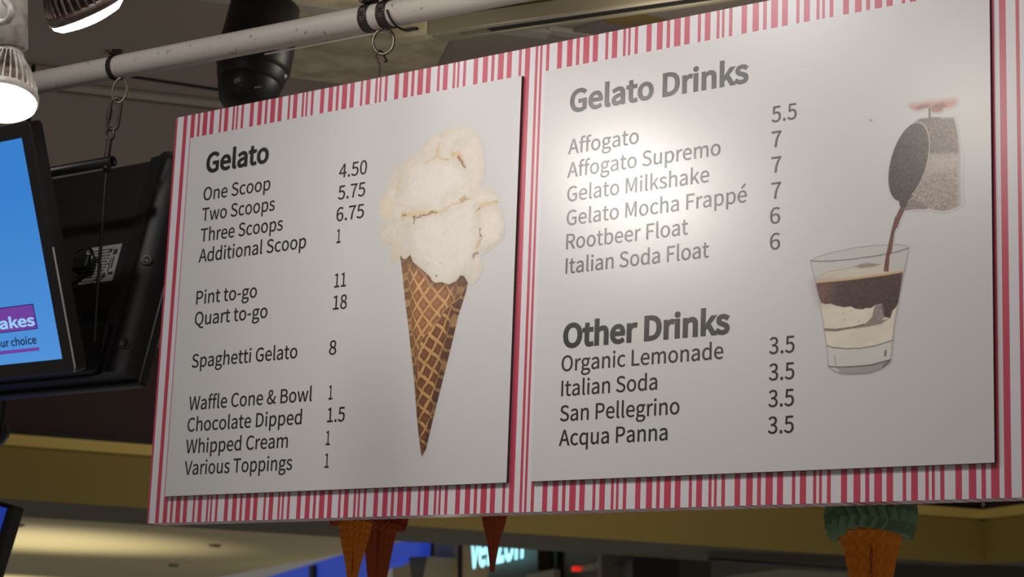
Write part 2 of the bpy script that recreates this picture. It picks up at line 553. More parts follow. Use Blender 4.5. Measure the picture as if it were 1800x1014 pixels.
mb.build('divider', M['hall_black'], bb)

# column, dark kiosk and far wall under the bulkhead
def facing(name, px, thick, m, label, cat, dist):
    mb = MB()
    mb.prism([Vector(p) for p in px], (cam.matrix_world.to_3x3() @ Vector((0, 0, -thick))) * Vector((1, 1, 0)))
    o = mb.build(name, m)
    return structure(o, label, cat)


facing('wall_column', [(-5.0572, 8.9690, 2.8210), (-4.9461, 9.0515, 2.8261), (-4.9921, 9.1448, 2.3226), (-5.1032, 9.0623, 2.3175)], 0.5, M['hall_grey'], 'grey column under the bulkhead in the hall', 'column', 14)
mb = MB()
mb.prism([(-4.3452, 8.2893, 2.5795), (-4.1035, 8.4686, 2.5906), (-4.1312, 8.5246, 2.2885), (-4.3728, 8.3452, 2.2774)], (-0.5, 0.6, 0))
mb.prism([(-4.4474, 8.2189, 2.5533), (-4.3446, 8.2879, 2.5867), (-4.1029, 8.4673, 2.5978), (-4.1045, 8.4706, 2.5798), (-4.3462, 8.2913, 2.5687)], (-0.5, 0.6, 0))
kio = mb.build('dark_kiosk', M['hall_black'])
tag(kio, 'black cabinet with a flat top in the hall, right of the grey column', 'cabinet')
facing('wall_hall', [(-5.6119, 9.8073, 2.9050), (-4.9658, 10.2868, 2.9348), (-5.0151, 10.3867, 2.3952), (-5.6613, 9.9073, 2.3655)], 0.3, M['hall_dark'], 'dim brown wall in the hall behind the black cabinet', 'wall', 15)
facing('wall_hall', [(-2.8787, 8.7369, 2.6537), (-2.0285, 9.3677, 2.6928), (-2.0601, 9.4318, 2.3470), (-2.9103, 8.8009, 2.3078)], 0.3, M['hall_dark'], 'dark brown wall in the hall right of the green paper cone', 'wall', 12.5)
facing('wall_far', [(-5.5415, 11.1599, 2.8194), (-4.3807, 12.0213, 2.8728), (-4.4151, 12.0910, 2.4966), (-5.5759, 11.2296, 2.4431)], 0.3, M['hall_bluegrey'], 'blue-grey far wall under the bulkhead left of the green paper cone', 'wall', 16)
facing('wall_far', [(-4.9228, 10.4069, 2.5896), (-4.5673, 10.6560, 2.6638), (-4.0772, 11.0281, 2.6533), (-4.0969, 11.0681, 2.4375), (-4.9403, 10.4422, 2.3987)], 0.3, M['hall_pale'], 'pale wall low in the hall left of the green paper cone', 'wall', 15)
facing('trim_1', [(-3.4279, 7.7193, 2.5150), (-2.6885, 8.2848, 2.4829), (-2.6900, 8.2878, 2.4663), (-3.4294, 7.7224, 2.4984)], 0.1, M['hall_black'], 'thin dark rail under the bulkhead left of the green paper cone', 'rail', 12)
facing('trim_2', [(-3.5252, 7.8773, 2.6104), (-2.7734, 8.4522, 2.5777), (-2.7812, 8.4678, 2.4933), (-3.5329, 7.8929, 2.5260)], 0.1, M['hall_grey'], 'grey panel with a slot under the bulkhead left of the green paper cone', 'panel', 12)

# ------------------------------------------------------------------ pipe
PA, PB = V(-1.7, 0.975, -0.02), V(1.9, 0.898, -0.02)
PR = 0.0245


def pipe_at(x):
    t = (x - PA.x) / (PB.x - PA.x)
    return PA.lerp(PB, t)


mb = MB()
mb.tube([PA.lerp(PB, i / 24) for i in range(25)], PR, 28)
pipe = mb.build('ceiling_pipe', M['pipe'])
tag(pipe, 'long white painted steel pipe with dirt specks running above the menu sign', 'pipe')
mb = MB()
mb.tube([pipe_at(x) + Vector((0, 0.013, -0.0262)) for x in (0.2, 0.3, 0.4, 0.5)], 0.0016, 6)
tag(mb.build('white_wire', M['white_wire']), 'thin bright white wire tight under the pipe between dome camera and hook', 'wire')

PX_ = (PB - PA).normalized()


def hose_clamp(x, label, group=None, screw=70, width=0.0125, tail=False):
    c = pipe_at(x)
    t = thing('hose_clamp', c, label, 'hose clamp', group)
    y = Vector((0, -1, 0))
    z = y.cross(PX_) * -1
    z = PX_.cross(y)
    if z.z < 0:
        z = -z
    r0 = PR + 0.0004
    mb = MB()
    N = 72
    vs, fs = [], []
    for k in range(N):
        a = 2 * math.pi * k / N
        n = y * math.cos(a) + z * math.sin(a)
        r1 = r0 + (0.0022 if k % 2 else 0.0014)
        for (w, r) in ((-1, r0), (-1, r0 + 0.0022), (-0.62, r0 + 0.0022), (-0.6, r1), (0.6, r1), (0.62, r0 + 0.0022), (1, r0 + 0.0022), (1, r0)):
            vs.append(c + n * r + PX_ * (w * width / 2))
    for k in range(N):
        l = (k + 1) % N
        for j in range(7):
            fs.append([k * 8 + j, k * 8 + j + 1, l * 8 + j + 1, l * 8 + j])
    mb.add(vs, fs)
    mb.build('band', M['dark_steel'], t)
    a = math.radians(screw)
    n = y * math.cos(a) + z * math.sin(a)
    tn = (z * math.cos(a) - y * math.sin(a))
    hc_ = c + n * (r0 + 0.0075)
    mb = MB()
    mb.box(hc_, (width * 1.05, 0.032, 0.011), (PX_, tn, n), bevel=0.003)
    mb.build('screw_housing', M['dark_steel'], t)
    mb = MB()
    mb.tube([hc_ - tn * 0.024, hc_ + tn * 0.021], 0.0042, 12)
    mb.lathe(hc_ - tn * 0.027, -tn, [(0.006, -0.006), (0.006, 0.0), (0.0, 0.0)], 6, smooth=False)
    mb.build('screw', M['steel'], t)
    if tail:
        mb = MB()
        pts, = [[]]
        for k in range(12):
            aa = math.radians(-5 - 9 * k)
            rr = r0 + 0.003 + 0.0006 * k
            pts.append(c + PX_ * (width * 0.9 + 0.0016 * k) + (y * math.cos(aa) + z * math.sin(aa)) * rr)
        mb.tube(pts, 0.0022, 8)
        mb.box(pts[-1] + PX_ * 0.012 - Z1 * 0.000, (0.03, 0.012, 0.005), (PX_, y, z), bevel=0.002)
        mb.build('band_tail', M['black'], t)
    return t


hose_clamp(-0.2083, 'single hose clamp on the pipe holding the television chain, left of the dome camera', screw=72)
hose_clamp(0.4790, 'left one of two ribbed hose clamps side by side on the pipe above the sign', screw=80, width=0.0205)
hose_clamp(0.5233, 'right one of two ribbed hose clamps on the pipe, with a black band tail', screw=80, width=0.0215, tail=True)


def ring_pts(c, rx, ry, ax, ay, n=28, a0=0.0, a1=360.0, closed=True):
    out = []
    m = n if closed else n - 1
    for i in range(n):
        a = math.radians(a0 + (a1 - a0) * i / m)
        out.append(c + ax * (rx * math.cos(a)) + ay * (ry * math.sin(a)))
    return out


def flat(px, zp=-0.02):
    return Vector(px)


# ring and wire hook carrying the sign
AX = Vector((0.85, 0.5, 0)).normalized()
rc = Vector((0.5070, 0.0280, 2.8303))
mb = MB()
mb.tube(ring_pts(rc, 0.0195, 0.0245, AX, Z1), 0.0030, 10, closed=True)
t = mb.build('hanging_ring', M['steel'])
tag(t, 'round steel ring under the two hose clamps, holding the wire hook of the sign', 'ring')
hp = [Vector(p) for p in ((0.5193, 0.0200, 2.7865), (0.5212, 0.0240, 2.7895), (0.5129, 0.0300, 2.7969), (0.5035, 0.0340, 2.8062), (0.4971, 0.0360, 2.8144), (0.4981, 0.0300, 2.8142), (0.4996, 0.0220, 2.8100), (0.4975, 0.0200, 2.8054), (0.4961, 0.0220, 2.8007), (0.4990, 0.0240, 2.7931), (0.5019, 0.0260, 2.7866), (0.5017, 0.0270, 2.7771), (0.5009, 0.0270, 2.7575), (0.5006, 0.0270, 2.7302))]
mb = MB()
mb.tube(hp, 0.0020, 9)
t = mb.build('wire_hook', M['dark_steel'])
tag(t, 'thin dark wire hook going down behind the striped top edge of the sign', 'hook')

# ring, quick link and eye bolt carrying the television mount
rc2 = Vector((-0.1945, 0.0200, 2.8417))
mb = MB()
mb.tube(ring_pts(rc2, 0.0152, 0.0262, Vector((0.85, 0.5, 0)).normalized(), (Z1 + X1 * 0.10).normalized()), 0.0022, 10, closed=True)
tag(mb.build('hanging_ring', M['steel']), 'narrow steel ring under the single hose clamp at the top of the television chain', 'ring')
ql_t, ql_b = Vector((-0.2003, 0.0200, 2.8256)), Vector((-0.2083, 0.0200, 2.7601))
ql = thing('quick_link', ql_b, 'oval quick link of the television chain between ring and eye bolt', 'link')
ay = (ql_t - ql_b).normalized()
ax = Vector((0.85, 0.5, 0)).normalized()
ax = (ax - ay * ax.dot(ay)).normalized()
hw, hl = 0.0110, (ql_t - ql_b).length / 2
cq = (ql_t + ql_b) / 2
loop = ring_pts(cq + ay * (hl - hw), hw, hw, ax, ay, 12, 0, 180, False) + ring_pts(cq - ay * (hl - hw), hw, hw, ax, ay, 12, 180, 360, False)
mb = MB()
mb.tube(loop, 0.0034, 10, closed=True)
mb.build('link_body', M['dark_steel'], ql)
mb = MB()
mb.tube([cq - ax * hw - ay * 0.012, cq - ax * hw + ay * 0.010], 0.0056, 6)
mb.build('sleeve_nut', M['dark_steel'], ql)

# ------------------------------------------------------------------ televisions and their mount
mount = thing('television_mount', (-0.2130, 0.0200, 2.6957), 'black tube mount with eye bolt and long rod hanging from the pipe between the televisions', 'mount')
bA, bB = Vector((-0.1974, 0.0200, 2.6924)), Vector((-0.4054, 0.0200, 2.6987))
bB = Vector((-0.95, bA.y + 0.0, bA.z + 0.004))
d = (bB - bA).normalized()
mb = MB()
mb.lathe(bA, d, [(0.0085, 0.03), (0.0085, 0.0), (0.0112, 0.0), (0.0112, (bB - bA).length)], 24)
mb.build('cross_tube', M['black'], mount)
e0 = Vector((-0.2168, 0.0200, 2.6986))
e1 = Vector((-0.2128, 0.0200, 2.7390))
mb = MB()
mb.tube([e0, e1], [0.0065, 0.0055], 10)
mb.tube(ring_pts(e1 + Z1 * 0.0115, 0.0095, 0.0125, Vector((1, 0.2, 0)).normalized(), Z1, 20), 0.0030, 8, closed=True)
mb.build('eye_bolt', M['dark_steel'], mount)
mb = MB()
mb.lathe(Vector((-0.2151, 0.0200, 2.6839)), -Z1, [(0.0, 0.0), (0.009, 0.0), (0.009, 0.006), (0.006, 0.012), (0.0, 0.012)], 12)
mb.build('nut', M['black'], mount)
mb = MB()
mb.tube([Vector((-0.2154, 0.0200, 2.6863)), Vector((-0.2142, 0.0200, 2.4369)), Vector((-0.2109, 0.0200, 2.3201))], 0.0034, 8)
mb.build('drop_rod', M['black'], mount)
mb = MB()
mb.box(Vector((-0.2109, 0.0200, 2.3201)) + Vector((-0.49, 0.0, 0.0)), (0.9, 0.012, 0.03), bevel=0.003)
mb.build('lower_bar', M['black'], mount)


def television(corner, tilt, w, h, facing_front, label, name='television'):
    """corner = lower right front corner of the case as seen by the camera; local x = along sign, y = up the screen, z = out of the screen"""
    a = math.radians(tilt)
    if facing_front:
        ex, ey, ez = X1, V(0, math.cos(a), math.sin(a)) - V(0, 0, 0), V(0, -math.sin(a), math.cos(a)) - V(0, 0, 0)
    else:
        ex, ey, ez = X1, V(0, math.cos(a), -math.sin(a)) - V(0, 0, 0), V(0, math.sin(a), math.cos(a)) - V(0, 0, 0)
    o = thing(name, corner, label, 'television')
    return o, ex, ey, ez


# front television, screen towards the viewer
c0 = V(-0.165, 0.291, 0.063)
TW, TH = 0.86, 0.497
tv, ex, ey, ez = television(c0, 19.5, TW, TH, True, 'black television with a bright blue menu screen hanging at the left edge')


def L(x, y, z):
    return c0 + ex * x + ey * y + ez * z


mb = MB()
ri, ro = 0.028, 0.0
# rounded case
pts = []
R_ = 0.012
for (cx, cy, a0) in ((-R_, R_, -90), (-R_, TH - R_, 0), (-TW + R_, TH - R_, 90), (-TW + R_, R_, 180)):
    for k in range(6):
        aa = math.radians(a0 + 18 * k)
        pts.append((cx + R_ * math.cos(aa), cy + R_ * math.sin(aa)))
n = len(pts)


def inset(p, q):
    return (min(max(p[0], -TW + q), -q), min(max(p[1], q), TH - q))


rings = [[L(*inset(p, 0.030), -0.002) for p in pts], [L(*inset(p, 0.029), 0.0) for p in pts], [L(*inset(p, 0.004), 0.0) for p in pts], [L(*p, -0.004) for p in pts], [L(*p, -0.032) for p in pts], [L(*inset(p, 0.012), -0.040) for p in pts], [L(*inset(p, 0.10), -0.062) for p in pts]]
vs = [p for r in rings for p in r]
fs = []
for i in range(len(rings) - 1):
    for k in range(n):
        l = (k + 1) % n
        fs.append([i * n + k, i * n + l, (i + 1) * n + l, (i + 1) * n + k])
fs.append([(len(rings) - 1) * n + k for k in range(n)])
mb.add(vs, fs)
mb.build('case', M['black'], tv)
mb = MB()
mb.tube([L(-0.001, TH * 0.50, -0.0035), L(-0.001, 0.012, -0.0035), L(-0.006, 0.002, -0.0035)], 0.0021, 6)
mb.build('edge_highlight', M['silver'], tv)  # bright tube put in as the highlight down the case corner
SX0, SX1, SY0, SY1 = -TW + 0.030, -0.030, 0.024, TH - 0.026
# screen picture: lit blue ground
scr = bpy.data.materials.new('screen_blue')
scr.use_nodes = True
nt = scr.node_tree
bs = nt.nodes['Principled BSDF']
bs.inputs['Base Color'].default_value = (0.01, 0.01, 0.012, 1)
bs.inputs['Roughness'].default_value = 0.3
tc = nt.nodes.new('ShaderNodeTexCoord')
sp = nt.nodes.new('ShaderNodeSeparateXYZ')
nt.links.new(tc.outputs['Generated'], sp.inputs[0])
rp = nt.nodes.new('ShaderNodeValToRGB')
rp.color_ramp.elements[0].position = 0.0
rp.color_ramp.elements[0].color = rgb(78, 148, 222)
rp.color_ramp.elements[1].position = 0.75
rp.color_ramp.elements[1].color = rgb(50, 128, 208)
nt.links.new(sp.outputs['Z'], rp.inputs['Fac'])
nt.links.new(rp.outputs['Color'], bs.inputs['Emission Color'])
bs.inputs['Emission Strength'].default_value = 0.93
mb = MB()
mb.add([L(SX0, SY0, -0.0015), L(SX1, SY0, -0.0015), L(SX1, SY1, -0.0015), L(SX0, SY1, -0.0015)], [[0, 1, 2, 3]])
screen = mb.build('screen', scr, tv)
M['purple'] = mat('screen_purple', rgb(30, 10, 40), 0.3, emit=rgb(112, 62, 158), strength=0.9)
M['screen_pale'] = mat('screen_pale', rgb(30, 60, 70), 0.3, emit=rgb(150, 208, 250), strength=0.95)
M['screen_ink'] = mat('screen_ink', rgb(8, 8, 14), 0.3, emit=rgb(20, 24, 44), strength=0.9)
M['screen_navy'] = mat('screen_navy', rgb(8, 8, 14), 0.3, emit=rgb(46, 34, 110), strength=0.9)

